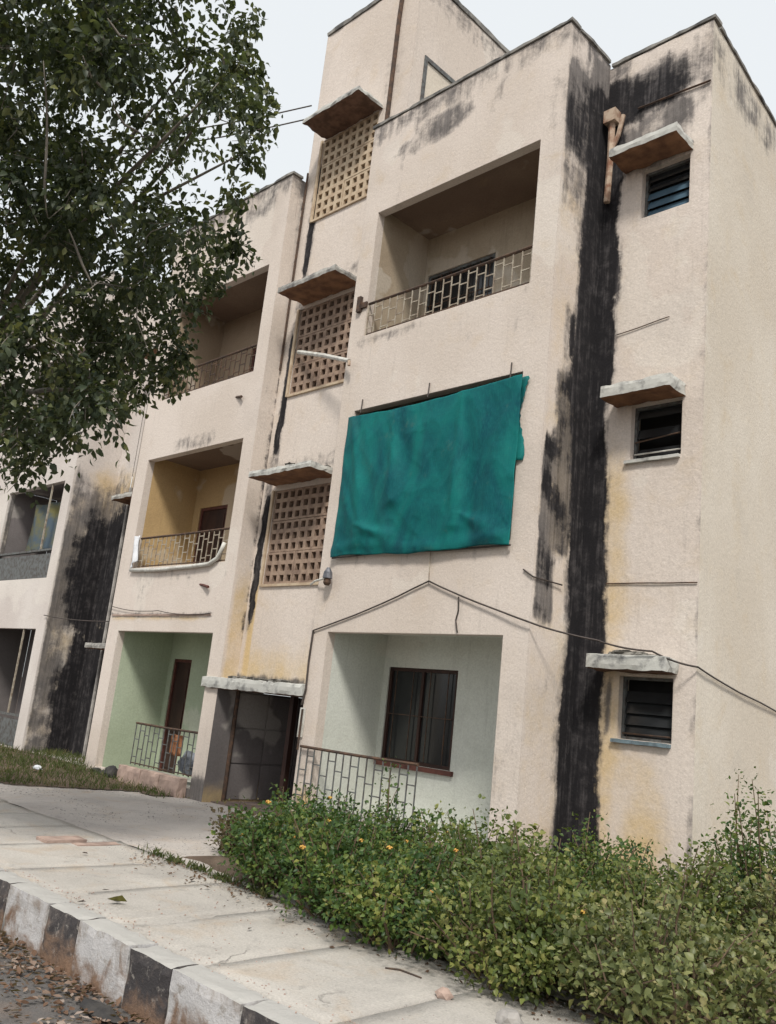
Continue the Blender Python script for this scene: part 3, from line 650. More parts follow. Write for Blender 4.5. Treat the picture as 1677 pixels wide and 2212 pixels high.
s = MB(); s.tube([(-5.27, .34, 1.45), (-5.27, .34, -.1)], .03, 8); s.build('rain_pipe', M['iron'], B)
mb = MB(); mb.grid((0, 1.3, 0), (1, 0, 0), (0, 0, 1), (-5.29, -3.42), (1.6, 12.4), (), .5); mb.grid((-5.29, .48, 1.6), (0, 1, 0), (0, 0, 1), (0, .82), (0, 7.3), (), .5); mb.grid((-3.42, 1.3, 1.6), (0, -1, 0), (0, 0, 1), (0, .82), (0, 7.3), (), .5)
mb.build('stairwell_backing', M['tread'], B)  # dark backing added behind the vent screens to keep their holes dark
for z_ in (1.6, 4.75, 7.7): s = MB(); s.box(-5.28, -3.43, .47, 1.28, z_, z_ + .12); s.build('stair_landing', M['tread'], B)
# pipes
p = MB(); p.tube([(-5.265, .262, 9.9), (-5.262, .26, 8.9), (-5.268, .262, 7.9), (-5.265, .262, 6.4)], .017, 6); p.build('rain_pipe', M['iron'], B)
p = MB(); p.tube([(.12, .84, 8.93), (.12, .84, 8.3), (.10, .85, 7.7)], [.045, .04, .04], 8); p.box(.04, .2, .76, .9, 8.78, 8.95); p.tube([(.26, .86, 8.86), (.2, .86, 8.6), (.13, .85, 8.42)], .03, 7); p.build('rain_pipe', M['rustpipe'], B)
p = MB(); p.tube([(-10.5, .87, 5.2), (-10.5, .87, 2.7), (-10.5, .87, -.2)], .035, 7); p.build('rain_pipe', M['stone_grey'], B)
p = MB(); p.tube([(-8.82, .05, 9.4), (-8.82, .05, 4.6)], .03, 7); p.build('rain_pipe', M['iron'], B)
for (xa, za, ln, mt) in ((-5.86, 5.97, .26, 'iron'), (-6.02, 2.95, .34, 'maroon')):
    p = MB(); p.tube([(xa - ln / 2, .02, za + .03), (xa + ln / 2, -.06, za - .03)], .022, 7); p.build('drain_spout', M[mt], B)
s = MB(); s.rbox(-3.42, -3.33, -.03, -.002, .95, 1.32, .08, .003); s.build('conduit_box', M['pvc'], B); s = MB(); s.tube([(-3.36, -.04, 1.3), (-3.36, -.04, .85), (-3.36, -.04, .8)], .014, 6); s.build('conduit', M['iron'], B)
s = MB(); s.tube([(-3.37, -.015, 2.3), (-3.385, -.015, 1.9), (-3.37, -.018, 1.55), (-3.4, -.03, 1.35)], .014, 6); s.build('conduit', M['cable'], B)
# thin ledge over the left ground floor
s = MB(); s.rbox(-8.7, -5.75, -.022, -.002, 2.49, 2.52, .12, .004, 5.); s.build('ledge', M['stone_pink'], B)

# ------------------------------------------------------------------ the neighbouring block
N = empty('apartment_building', (-15, 0, -.3), 'similar pale apartment block at the far left behind the hanging branches', 'building')
OPN = [(-14.3, -11.62, .0, 2.24), (-14.3, -11.6, 3.25, 5.24), (-14.3, -11.6, 6.3, 8.22)]
mb = MB(); mb.grid((0, 0, 0), (1, 0, 0), (0, 0, 1), (-24, -11.25), (-.4, T), OPN + [(-18.6, -15.4, a, b) for _, _, a, b in OPN], .12)
mb.grid((-11.25, 0, 0), (0, 1, 0), (0, 0, 1), (0, .92), (-.4, T), (), .07); mb.grid((0, .92, 0), (1, 0, 0), (0, 0, 1), (-11.25, -10.64), (-.4, T), (), .08)
for o_ in OPN: opening_faces(mb, *o_, 0, .13)
mb.quad((-24, 0, T), (-11.25, 0, T), (-11.25, .16, T), (-24, .16, T)); mb.build('front_wall', M['wall_far'], N, st_left)
c = MB(); c.rbox(-24, -11.22, -.03, .19, T + .003, T + .06, .2, .009, 5.); c.build('coping', M['coping'], N)
rf = MB(); rf.box(-24, -10.7, .95, 8.4, 8.9, 9.); rf.box(-24, -11.3, .17, .94, 8.9, 9.); rf.build('roof', M['concrete'], N)
for i, o_ in enumerate(OPN):
    x0, x1, z0, z1 = o_; r_ = MB(); r_.grid((x0 - .01, .13, z0 - .1), (0, 1, 0), (0, 0, 1), (0, .95), (0, z1 - z0 + .2)); r_.grid((x1 + .01, 1.08, z0 - .1), (0, -1, 0), (0, 0, 1), (0, .95), (0, z1 - z0 + .2)); r_.grid((x0, 1.08, z0 - .1), (1, 0, 0), (0, 0, 1), (0, x1 - x0), (0, z1 - z0 + .2))
    r_.quad((x0, .13, z1 + .1), (x0, 1.08, z1 + .1), (x1, 1.08, z1 + .1), (x1, .13, z1 + .1)); r_.box(x0, x1, .13, 1.08, z0 - .16, z0 - .1); r_.build('balcony_wall', M['in_grey'], N, st_in)
    r_ = MB(); r_.box(x0 + .01, x1 - .01, .02, .06, z0, z0 + .5); r_.box(x0 + .01, x1 - .01, .0, .08, z0 + .56, z0 + .6); rl = r_.build('balcony_railing', M['grey_iron'], N)
    for k in range(1): s = MB(); s.box(x1 - .62 - k * 1.1, x1 - .595 - k * 1.1, .02, .05, z0 + .6, z1); s.build('grille_bar', M['cream_iron'], rl)

# ------------------------------------------------------------------ things on the facade
def cloth(name, x0, x1, z0f, z1f, y, nx, nzv, fold, mat, label, cat, thick=.004):
    mb = MB(); me_pts = []
    for i in range(nx + 1):
        for j in range(nzv + 1):
            u, v = i / nx, j / nzv; zt, zb = z1f(u), z0f(u); x = x0 + (x1 - x0) * u; mb.v.append((x, y + fold(u, v), zb + (zt - zb) * v))
    for i in range(nx):
        for j in range(nzv): a = i * (nzv + 1) + j; mb.f.append((a, a + nzv + 1, a + nzv + 2, a + 1)); mb.m.append(0)
    o = mb.build(name, mat, smooth=True, origin=(x0, y, z0f(0))); sm = o.modifiers.new('t', 'SOLIDIFY'); sm.thickness = thick; sm.offset = 1; thick
    return tag(o, label, cat) if label else o
def netfold(u, v):
    f = -.02 - .05 * math.sin(math.pi * u) * math.sin(math.pi * v) ** .7
    for (u0, v0, u1, v1, w, a) in ((.03, 1., .20, .16, .035, -.05), (.30, .97, .37, .35, .03, -.04), (.33, .92, .46, .5, .05, .03), (.70, 1., .72, .15, .025, -.035), (.74, .9, .80, .12, .05, .03), (.97, 1., .86, .10, .05, -.035), (.02, .5, .16, .10, .04, -.04), (.55, 1., .52, .3, .06, -.02), (.16, .2, .34, .12, .03, -.045), (.74, .22, .86, .12, .03, -.04)):
        d = Vector((u1 - u0, v1 - v0)); p = Vector((u - u0, v - v0)); t = max(0, min(1, p.dot(d) / d.dot(d))); q = (p - d * t).length + .012 * nz(u, v, 2, 6); w2 = w * (.5 + t); f += a * math.exp(-(q / w2) ** 2) * min(1, .25 + t * 1.3)
    f += .012 * nz(u * 5, v * 1.6, 1, 2.2) + .006 * nz(u * 14, v * 5, 4, 1.5)
    f -= .035 * math.exp(-((v - .045 - .02 * math.sin(7 * u)) / .04) ** 2) * (.45 + .55 * nz(u * 5, 0, 2, 1.2))
    return f
def netfold2(u, v):
    a = 1 - abs(nz(u * 3.2 + v * .9, v * 1.1, 3, 1.)) * 2; b = 1 - abs(nz(u * 6 - v * 2.2, v * 2.4, 8, 1.)) * 2; c = 1 - abs(nz(u * 11 + v * 3, v * 5, 5, 1.)) * 2
    edge = min(1, 4 * u, 4 * (1 - u))
    return netfold(u, v) - .013 * max(0, a) ** 3 - .009 * max(0, b) ** 3 - .005 * max(0, c) ** 3 - .012 * edge * math.sin(3 * v + 5 * u)
net = cloth('shade_net', -3.135, -.29, lambda u: 3.235 + .018 * math.sin(9 * u) + .02 * nz(u * 6, 0, 0), lambda u: 5.16 - .03 * math.sin(math.pi * u) + .07 * u * u * .6 + .012 * nz(u * 9, 2, 0), -.03, 150, 110, netfold2, M['net'], 'green shade net hung across the first floor balcony', 'net', .0018)
fl = MB()
for i in range(4):
    for j in range(31):
        v = j / 30; w = (.095 + .04 * math.sin(v * 7 + 1) + .035 * nz(v * 9, 1, 1, 2)); fl.v.append((-.36 + w * i / 3, -.022 - .014 * math.sin(i * 1.3 + v * 5), 4.2 + .98 * v))
for i in range(3):
    for j in range(30): a = i * 31 + j; fl.f.append((a, a + 31, a + 32, a + 1)); fl.m.append(0)
o = fl.build('side_flap', M['net'], net, smooth=True); sm = o.modifiers.new('t', 'SOLIDIFY'); sm.thickness = .0012
h = MB(); h.tube([(-3.14, -.045, 3.235), (-2.2, -.06, 3.255), (-1.2, -.05, 3.235), (-.29, -.045, 3.245)], .012, 5); h.build('hem_rope', M['cable'], net)
for xx in (-2.95, -1.75, -.49): h = MB(); h.tube([(xx, -.012, 5.40), (xx + .005, -.02, 5.3), (xx + .01, -.035, 5.2)], .009, 5); h.build('tie_cord', M['cable'], net)

def cable(pts, r, label, name='cable', mat='cable', sag=.0, cat='cable'):
    P = []
    for a, b in zip(pts, pts[1:]):
        a, b = Vector(a), Vector(b)
        for k in range(8): t = k / 8; q = a.lerp(b, t); q.z -= sag * 4 * t * (1 - t); q += mn.noise_vector(q * 2.3) * .006; P.append(q)
    P.append(Vector(pts[-1])); mb = MB(); mb.tube(P, r, 5); return tag(mb.build(name, M[mat], origin=tuple(P[0])), label, cat)
cable([(-3.36, -.02, 2.3), (-1.43, -.025, 2.89)], .010, 'dark cable rising left to right to a hook above the ground floor opening', sag=.03)
cable([(-1.43, -.025, 2.89), (.03, -.05, 2.42), (.52, .46, 2.31), (1.10, .52, 2.22), (1.40, .88, 2.12), (1.27, 2.75, 1.92), (1.0, 6.5, 1.6)], .010, 'dark cable falling from the hook and running round the building corner', sag=.02)
cable([(-1.46, -.02, 3.24), (-1.43, -.025, 2.89)], .006, 'thin pale cord dropping from the green net to the cable hook', mat='cream_iron')
cable([(-.97, -.02, 2.70), (-.95, -.024, 2.55), (-.98, -.02, 2.44), (-.94, -.02, 2.30)], .009, 'short frayed wire end dangling over the ground floor lintel')
cable([(.44, .9, 8.90), (1.36, .9, 8.85)], .013, 'thin dark rod fixed across the blackened wall under the right parapet', 'rod', 'iron', cat='rod')
cable([(.32, .905, 2.98), (1.36, .905, 2.965)], .007, 'straight thin dark line along the right wall between its two lower windows', mat='iron')  # dark line on the plaster, built as a thin strand
cable([(.30, .905, 5.92), (.95, .905, 5.985)], .006, 'short thin crack line on the right wall between its two upper windows', mat='iron')  # crack in the plaster, built as a thin dark strand
cable([(-.12, -.015, 2.98), (.01, -.02, 2.9), (.03, .5, 2.9)], .009, 'short wire bending round the bay corner beside the peeling patch')
cable([(-8.75, -.03, 2.66), (-7.2, -.03, 2.57), (-5.7, -.03, 2.53)], .006, 'thin wire strung across the left bay above the green balcony', sag=.04)
cable([(-5.35, .2, 11.2), (-9.0, -2.2, 10.6), (-12.6, -5., 10.4)], .012, 'upper of two faint cables crossing the sky beside the roof tower', sag=.1)
cable([(-5.35, .2, 10.95), (-9.0, -2.0, 10.5), (-12.4, -5., 10.1)], .012, 'lower of two faint cables crossing the sky beside the roof tower', sag=.1)
cable([(-11.3, -.04, 2.5), (-8.78, .3, 2.45)], .009, 'thin wire crossing the dark stained gap between the two blocks', sag=.05)
t = MB(); t.tube([(-4.82, .24, 6.60), (-3.95, .02, 6.27), (-3.2, -.12, 5.97)], [.035, .033, .03], 8); tp = tag(t.build('plastic_pipe', M['pvc'], origin=(-4.82, .24, 6.6)), 'white plastic pipe sticking out slantwise from the first floor vent screen', 'pipe')
t = MB(); t.tube([(-3.2, -.12, 5.97), (-3.19, -.12, 5.9)], .022, 7); t.build('pipe_end', M['rustpipe'], tp)
lmp = empty('wall_lamp', (-3.1, -.02, 2.95), 'small grey lamp on a white arm beside the bottom vent screen', 'lamp')
t = MB(); t.tube([(-3.52, -.03, 2.9), (-3.42, -.05, 2.94), (-3.12, -.10, 2.97)], .014, 6); t.build('arm', M['pvc'], lmp)
t = MB(); t.tube([(-3.12, -.1, 3.10), (-3.12, -.1, 3.04), (-3.12, -.1, 2.96)], [.02, .055, .065], 10); t.build('lamp_shade', M['metal'], lmp)
t = MB(); t.tube([(-3.12, -.1, 2.95), (-3.12, -.1, 2.90), (-3.12, -.1, 2.87)], [.045, .05, .03], 10); t.build('lamp_housing', M['iron'], lmp)
cw = cloth('hanging_cloth', -8.34, -8.14, lambda u: 3.30 + .15 * u, lambda u: 3.86, -.03, 8, 16, lambda u, v: .03 * math.sin(9 * u + 3 * v), M['cloth_white'], 'white cloth hung over the left end of the yellow balcony rail', 'cloth')
t = MB(); t.tube([(-8.3, -.03, 3.27), (-7.4, -.04, 3.24), (-6.4, -.04, 3.26), (-5.95, -.04, 3.28), (-5.76, -.035, 3.36), (-5.68, -.03, 3.5), (-5.65, -.02, 3.6)], .032, 8); tag(t.build('hose', M['pvc'], smooth=True, origin=(-8.3, -.03, 3.27)), 'pale hose lying along the edge of the yellow balcony with one end curled up', 'hose')
cloth('hanging_cloth', -2.0, -1.8, lambda u: 6.4, lambda u: 6.72, .97, 6, 10, lambda u, v: .03 * math.sin(11 * u + 2 * v), M['cloth_blue'], 'blue cloth hanging in the top right balcony doorway', 'cloth')
cloth('hanging_cloth', -13.6, -12.15, lambda u: 3.9, lambda u: 4.95, .3, 14, 14, lambda u, v: .05 * math.sin(15 * u + 2 * v), M['cloth_teal'], 'blue green washing hanging in the far left block balcony', 'laundry')
def rock(name, c, s, mat, label, cat, seed, group=None):
    bm = bmesh.new(); bmesh.ops.create_icosphere(bm, subdivisions=2, radius=1)
    for v in bm.verts: v.co = Vector((v.co.x * s[0], v.co.y * s[1], v.co.z * s[2])) * (1 + .38 * mn.noise(v.co * 1.5 + Vector((seed, 0, 0))))
    me = bpy.data.meshes.new(name); bm.to_mesh(me); bm.free(); me.materials.append(mat); o = bpy.data.objects.new(name, me); o.location = c; COL.objects.link(o); return tag(o, label, cat, group)
rock('cloth_bundle', (-6.35, .42, .32), (.2, .15, .2), M['cloth_grey'], 'grey bundle heaped behind the rail of the green balcony', 'bundle', 2)
cloth('hanging_cloth', -6.45, -6.1, lambda u: .42, lambda u: .72, .1, 8, 8, lambda u, v: .03 * math.sin(10 * u), M['cloth_orange'], 'orange brown cloth hanging on the rail of the green balcony', 'cloth')
lw = empty('low_wall', (-6.5, -.08, -.1), 'low pinkish stone wall in front of the green ground floor balcony', 'wall')
for (a, b) in ((-7.42, -6.75), (-6.74, -6.22), (-6.21, -5.68)):
    s = MB(); s.rbox(a, b, -.16, -.012, -.16, .15 + random.uniform(-.01, .015), .07, .012, 5., seed=a); s.build('stone_block', M['stone_pink'], lw)
for i, (c_, s_, lb) in enumerate((((-7.62, -.12, .0), (.13, .1, .12), 'largest black rock against the left end of the pinkish low wall'), ((-7.9, -.1, -.05), (.16, .1, .07), 'flat black rock between the low wall and the left corner pier'), ((-8.2, -.08, -.03), (.1, .08, .05), 'small black rock in the grass near the left corner pier'))):
    rock('rock', c_, s_, M['stone_black'], lb, 'rock', i * 3.1)
rock('rock', (2.06, -3.42, -.08), (.05, .04, .03), M['stone_pink'], 'small pink stone on the path at the edge of the shrubs', 'rock', 4.2)
rock('rock', (2.5, -3.42, -.08), (.08, .06, .05), M['stone_grey'], 'pale grey rock on the path edge at the front right', 'rock', 6.2)
rock('plastic_scrap', (-7.9, -1.2, .02), (.13, .05, .035), M['cloth_white'], 'white plastic scrap lying in the grass by the dark gap', 'scrap', 8.8)
ps = empty('stone_slab', (-2.6, -3.3, -.09), 'flat pinkish stone slab lying on the path at the left', 'slab')
s = MB(); s.rbox(-2.78, -2.55, -3.52, -3.12, -.10, -.065, .06, .006, 6.); s.build('slab_body', M['stone_pink'], ps); s = MB(); s.rbox(-2.52, -2.38, -3.3, -2.85, -.10, -.085, .06, .005, 6.); s.build('broken_piece', M['stone_pink'], ps)

# ------------------------------------------------------------------ vegetation helpers
def leaf_mesh(name, C_, N_, T_, L, W, mat, parent=None, fold=.25, droop=.25, origin=None, kind='stuff'):
    """C: base points, N: leaf normal, T: direction of the midrib, L/W sizes; 6 verts, 4 tris-ish per leaf"""
    n = len(C_); S = np.cross(N_, T_); S /= np.linalg.norm(S, axis=1, keepdims=True) + 1e-9
    L = L[:, None]; W = W[:, None]
    v0 = C_; m1 = C_ + T_ * L * .38; m2 = C_ + T_ * L * .72 - N_ * L * droop * .3; tip = C_ + T_ * L - N_ * L * droop
    l1 = m1 + S * W * .5 + N_ * W * fold; r1 = m1 - S * W * .5 + N_ * W * fold; l2 = m2 + S * W * .33 + N_ * W * fold * .6; r2 = m2 - S * W * .33 + N_ * W * fold * .6
    V = np.stack([v0, l1, m1, r1, l2, m2, r2, tip], 1).reshape(-1, 3)
    if origin is not None: V = V - np.array(origin)
    F = np.array([[0, 2, 1, 1], [0, 3, 2, 2], [1, 2, 5, 4], [2, 3, 6, 5], [4, 5, 7, 7], [5, 6, 7, 7]])
    lv = np.array([3, 3, 4, 4, 3, 3]); fl = [0, 2, 1, 0, 3, 2, 1, 2, 5, 4, 2, 3, 6, 5, 4, 5, 7, 5, 6, 7]
    me = bpy.data.meshes.new(name); me.vertices.add(n * 8); me.vertices.foreach_set('co', V.ravel().astype(np.float32))
    loops = (np.array(fl)[None, :] + (np.arange(n) * 8)[:, None]).ravel(); me.loops.add(len(loops)); me.loops.foreach_set('vertex_index', loops.astype(np.int32))
    tot = np.tile(lv, n); st_ = np.concatenate([[0], np.cumsum(tot)[:-1]]); me.polygons.add(len(tot)); me.polygons.foreach_set('loop_start', st_.astype(np.int32)); me.polygons.foreach_set('loop_total', tot.astype(np.int32))
    me.materials.append(mat); me.update(calc_edges=True); me.validate()
    o = bpy.data.objects.new(name, me); COL.objects.link(o)
    if origin is not None: o.location = origin
    if parent:
        o.parent = parent; o.location = Vector(o.location) - Vector(parent.location)
    if kind: o['kind'] = kind
    return o
def unit(a): return a / (np.linalg.norm(a, axis=1, keepdims=True) + 1e-9)

# ------------------------------------------------------------------ the big tree at the left
def tree():
    base = Vector((-6.4, -4.0, -.1))
    t = empty('tree', base, 'large dark leafy tree overhanging from the left edge in front of the building', 'tree')
    clumps = TREE_CLUMPS
    # limbs reach from the trunk fork into the clumps
    tr = MB(); fork = Vector((-5.9, -4.4, 3.2)); tr.tube([base + Vector((0, 0, -.2)), base + Vector((.05, 0, .4)), base + Vector((.2, -.15, 1.7)), fork], [.42, .32, .27, .22], 12)
    tr.build('trunk', M['bark'], t, smooth=True)
    lim = []
    for k, (c, r, q_) in enumerate(clumps):
        if k % 7: continue
        c = Vector(c); a = fork + Vector((0, 0, .2)); mid = a.lerp(c, .5) + mn.noise_vector(c) * .5 + Vector((0, 0, .5)); m1 = a.lerp(mid, .5) + mn.noise_vector(c * 2) * .15; m2 = mid.lerp(c, .55) + mn.noise_vector(c * 3) * .2
        lb = MB(); lb.tube([a, m1, mid, m2, c], [.06, .042, .03, .02, .008], 6); lb.build('limb', M['bark'], t, smooth=True)
    C_, N_, T_, L, W = [], [], [], [], []; tw = MB()
    for k, (c, r, dn) in enumerate(clumps):
        c = np.array(c); nt = int(dn * (r / .5) ** 2)
        for q in range(nt):                                   # twigs radiating from the clump, leaves along them
            d = rng.normal(size=3); d /= np.linalg.norm(d); d[2] -= .25; s0 = c + d * r * rng.uniform(0, .45); e0 = c + d * r * rng.uniform(.6, 1.12) + np.array([0, 0, -.10 * rng.random()])
            if q % 9 == 0: tw.tube([tuple(s0), tuple((s0 + e0) / 2 + rng.normal(size=3) * .03), tuple(e0)], [.006, .0045, .002], 4, caps=False)
            nl = rng.integers(7, 13); u = rng.random(nl)[:, None]; p = s0 + (e0 - s0) * u + rng.normal(size=(nl, 3)) * .035
            T0 = unit(d * .6 + rng.normal(size=(nl, 3)) * .8 + np.array([0, 0, -.55])); N0 = unit(rng.normal(size=(nl, 3)) * .6 + np.array([0, 0, .9]))
            N0 = unit(N0 - T0 * (N0 * T0).sum(1, keepdims=True)); ln = rng.uniform(.04, .092, nl)
            C_.append(p); N_.append(N0); T_.append(T0); L.append(ln); W.append(ln * rng.uniform(.5, .68, nl))
    tw.build('twigs', M['bark'], t)['kind'] = 'stuff'
    leaf_mesh('crown', np.concatenate(C_), np.concatenate(N_), np.concatenate(T_), np.concatenate(L), np.concatenate(W), M['leaf_tree'], t, .18, .2, tuple(base))
    for pts in ROOTS:                                          # pale hanging aerial roots and bare stems
        r_ = MB(); P = [Vector(p) for p in pts]; Q = []
        for a, b in zip(P, P[1:]): Q += [a.lerp(b, i / 5) + mn.noise_vector(a.lerp(b, i / 5) * 3) * .03 for i in range(5)]
        r_.tube(Q + [P[-1]], [.003 + .007 * math.sin(math.pi * (i + .3) / (len(Q) + 1)) for i in range(len(Q) + 1)], 5); r_.build('hanging_root', M['bark'], t, smooth=True)
#TREE_DATA
TREE_CLUMPS = [((-2.0, -3.72, 5.66), 0.54, 58), ((-2.68, -5.52, 3.39), 0.54, 73), ((-0.65, -4.99, 4.96), 0.37, 61), ((-0.1, -5.43, 6.4), 0.32, 80), ((-2.37, -5.82, 7.08), 0.52, 61), ((-0.81, -5.72, 5.8), 0.35, 54), ((-0.19, -5.29, 5.75), 0.48, 63), ((-0.69, -4.41, 6.58), 0.39, 51), ((-3.53, -5.48, 4.81), 0.33, 76), ((-3.34, -5.48, 3.95), 0.4, 71), ((-0.66, -6.71, 6.32), 0.54, 58), ((-1.83, -4.86, 6.58), 0.34, 76), ((-1.25, -5.85, 7.04), 0.53, 63), ((-0.87, -6.47, 5.87), 0.48, 84), ((-2.49, -6.31, 7.06), 0.44, 65), ((-1.55, -4.86, 7.15), 0.42, 65), ((-3.1, -5.2, 4.04), 0.54, 72), ((-2.41, -5.51, 4.03), 0.35, 79), ((-2.24, -5.03, 7.05), 0.52, 84), ((-2.01, -4.82, 6.1), 0.43, 61), ((-1.66, -5.96, 5.53), 0.55, 83), ((-1.52, -4.78, 4.95), 0.34, 60), ((-0.65, -4.76, 6.03), 0.43, 59), ((-3.17, -4.82, 5.08), 0.47, 71), ((-0.17, -5.69, 6.86), 0.47, 67), ((-2.48, -3.64, 4.62), 0.4, 73), ((-0.97, -5.01, 5.2), 0.51, 82), ((-1.68, -4.22, 6.17), 0.49, 42), ((-2.28, -4.03, 4.64), 0.42, 72), ((-1.32, -5.49, 6.99), 0.37, 74), ((-2.34, -5.86, 4.67), 0.37, 53), ((-0.59, -6.03, 6.25), 0.36, 53), ((-1.96, -5.16, 5.81), 0.46, 59), ((-2.64, -5.83, 6.02), 0.41, 53), ((-1.62, -4.08, 4.28), 0.35, 71), ((0.18, -4.59, 5.8), 0.34, 53), ((-2.56, -5.55, 4.98), 0.52, 64), ((-2.32, -5.8, 5.52), 0.42, 61), ((-2.15, -4.65, 5.34), 0.46, 76), ((-0.12, -5.04, 6.83), 0.44, 47), ((-1.13, -5.16, 6.36), 0.4, 76), ((-1.81, -6.02, 4.61), 0.42, 82), ((-1.12, -4.57, 3.6), 0.5, 66), ((-1.67, -4.06, 5.66), 0.43, 63), ((-2.25, -5.12, 6.43), 0.37, 61), ((-2.36, -5.37, 6.05), 0.53, 56), ((-1.51, -4.78, 5.77), 0.4, 57), ((-0.45, -4.31, 5.04), 0.37, 60), ((-1.98, -5.61, 4.26), 0.53, 56), ((-1.26, -5.16, 4.76), 0.46, 53), ((-1.45, -4.9, 3.31), 0.48, 56), ((-2.67, -4.31, 5.54), 0.45, 72), ((-0.65, -5.3, 6.19), 0.49, 69), ((-1.04, -6.12, 6.46), 0.49, 57), ((-0.91, -4.47, 4.46), 0.47, 55), ((-1.76, -5.86, 4.02), 0.54, 74), ((-1.57, -5.65, 6.6), 0.4, 64), ((-0.59, -4.58, 7.4), 0.51, 50), ((-2.33, -4.17, 4.18), 0.45, 76), ((-1.0, -6.22, 5.1), 0.37, 53), ((-2.78, -4.07, 4.09), 0.32, 67), ((-0.16, -4.42, 5.89), 0.38, 45), ((-1.61, -4.1, 4.97), 0.54, 55), ((-2.56, -5.04, 4.93), 0.49, 57), ((-1.65, -5.95, 6.82), 0.54, 73), ((-1.24, -5.02, 3.98), 0.45, 84), ((-1.06, -5.48, 4.97), 0.34, 81), ((-0.12, -6.03, 6.34), 0.38, 65), ((-0.82, -5.43, 6.62), 0.44, 54), ((-1.87, -6.1, 6.01), 0.53, 71), ((-1.46, -5.41, 3.52), 0.44, 68), ((-2.37, -4.8, 3.63), 0.51, 59), ((-1.57, -5.14, 3.82), 0.34, 60), ((0.3, -5.42, 6.52), 0.37, 46), ((-2.76, -3.95, 4.97), 0.47, 77), ((-2.48, -4.67, 5.64), 0.47, 83), ((-0.51, -4.99, 6.33), 0.33, 59), ((-1.34, -6.17, 4.53), 0.35, 63), ((-1.36, -5.44, 5.58), 0.32, 71), ((-0.55, -4.95, 6.88), 0.54, 60), ((-1.89, -5.73, 7.4), 0.43, 66), ((-1.85, -3.88, 6.67), 0.44, 65), ((-2.96, -5.59, 5.21), 0.42, 53), ((-2.98, -5.38, 3.2), 0.43, 81), ((-2.65, -5.5, 6.58), 0.51, 80), ((-1.48, -6.17, 4.89), 0.34, 75), ((-0.59, -4.03, 7.24), 0.2, 74), ((-0.61, -4.09, 6.99), 0.21, 74), ((-0.56, -3.89, 6.62), 0.27, 74), ((-0.59, -3.76, 6.34), 0.26, 74), ((-0.32, -4.04, 6.18), 0.18, 74), ((-0.65, -3.81, 5.99), 0.24, 74), ((-0.43, -3.98, 5.45), 0.22, 74), ((-0.72, -3.78, 5.26), 0.18, 74), ((-0.74, -3.69, 5.13), 0.22, 74), ((-1.14, -3.66, 5.0), 0.25, 74), ((-1.24, -3.84, 4.72), 0.28, 74), ((-1.88, -3.5, 4.7), 0.27, 74), ((-1.75, -3.48, 4.44), 0.25, 74), ((-1.63, -3.64, 4.21), 0.26, 74), ((-1.7, -4.08, 3.74), 0.24, 74), ((-2.0, -3.75, 4.11), 0.23, 74), ((-1.9, -4.59, 3.35), 0.19, 74), ((-1.67, -4.71, 3.06), 0.22, 74), ((-2.22, -4.22, 3.54), 0.26, 74), ((-0.59, -4.02, 6.76), 0.21, 74), ((-1.55, -3.39, 5.64), 0.21, 74), ((-1.47, -3.63, 5.25), 0.19, 74), ((-2.58, -4.49, 3.73), 0.25, 74), ((-2.73, -4.22, 4.08), 0.27, 74)]
ROOTS = [[(-0.33, -5.69, 5.49), (-0.54, -5.49, 5.08), (-0.66, -5.38, 4.81), (-0.74, -5.29, 4.62)], [(-0.18, -5.48, 5.59), (-0.22, -5.38, 5.49), (-0.21, -5.25, 5.44), (-0.22, -5.18, 5.39)], [(-0.23, -5.18, 5.37), (-0.24, -5.07, 5.29), (-0.2, -4.93, 5.26)], [(-0.71, -5.13, 4.58), (-0.73, -4.99, 4.42), (-0.75, -4.86, 4.26)], [(0.01, -5.45, 5.82), (0.01, -5.34, 5.76), (0.08, -5.2, 5.78)]]
#END_TREE_DATA
tree()

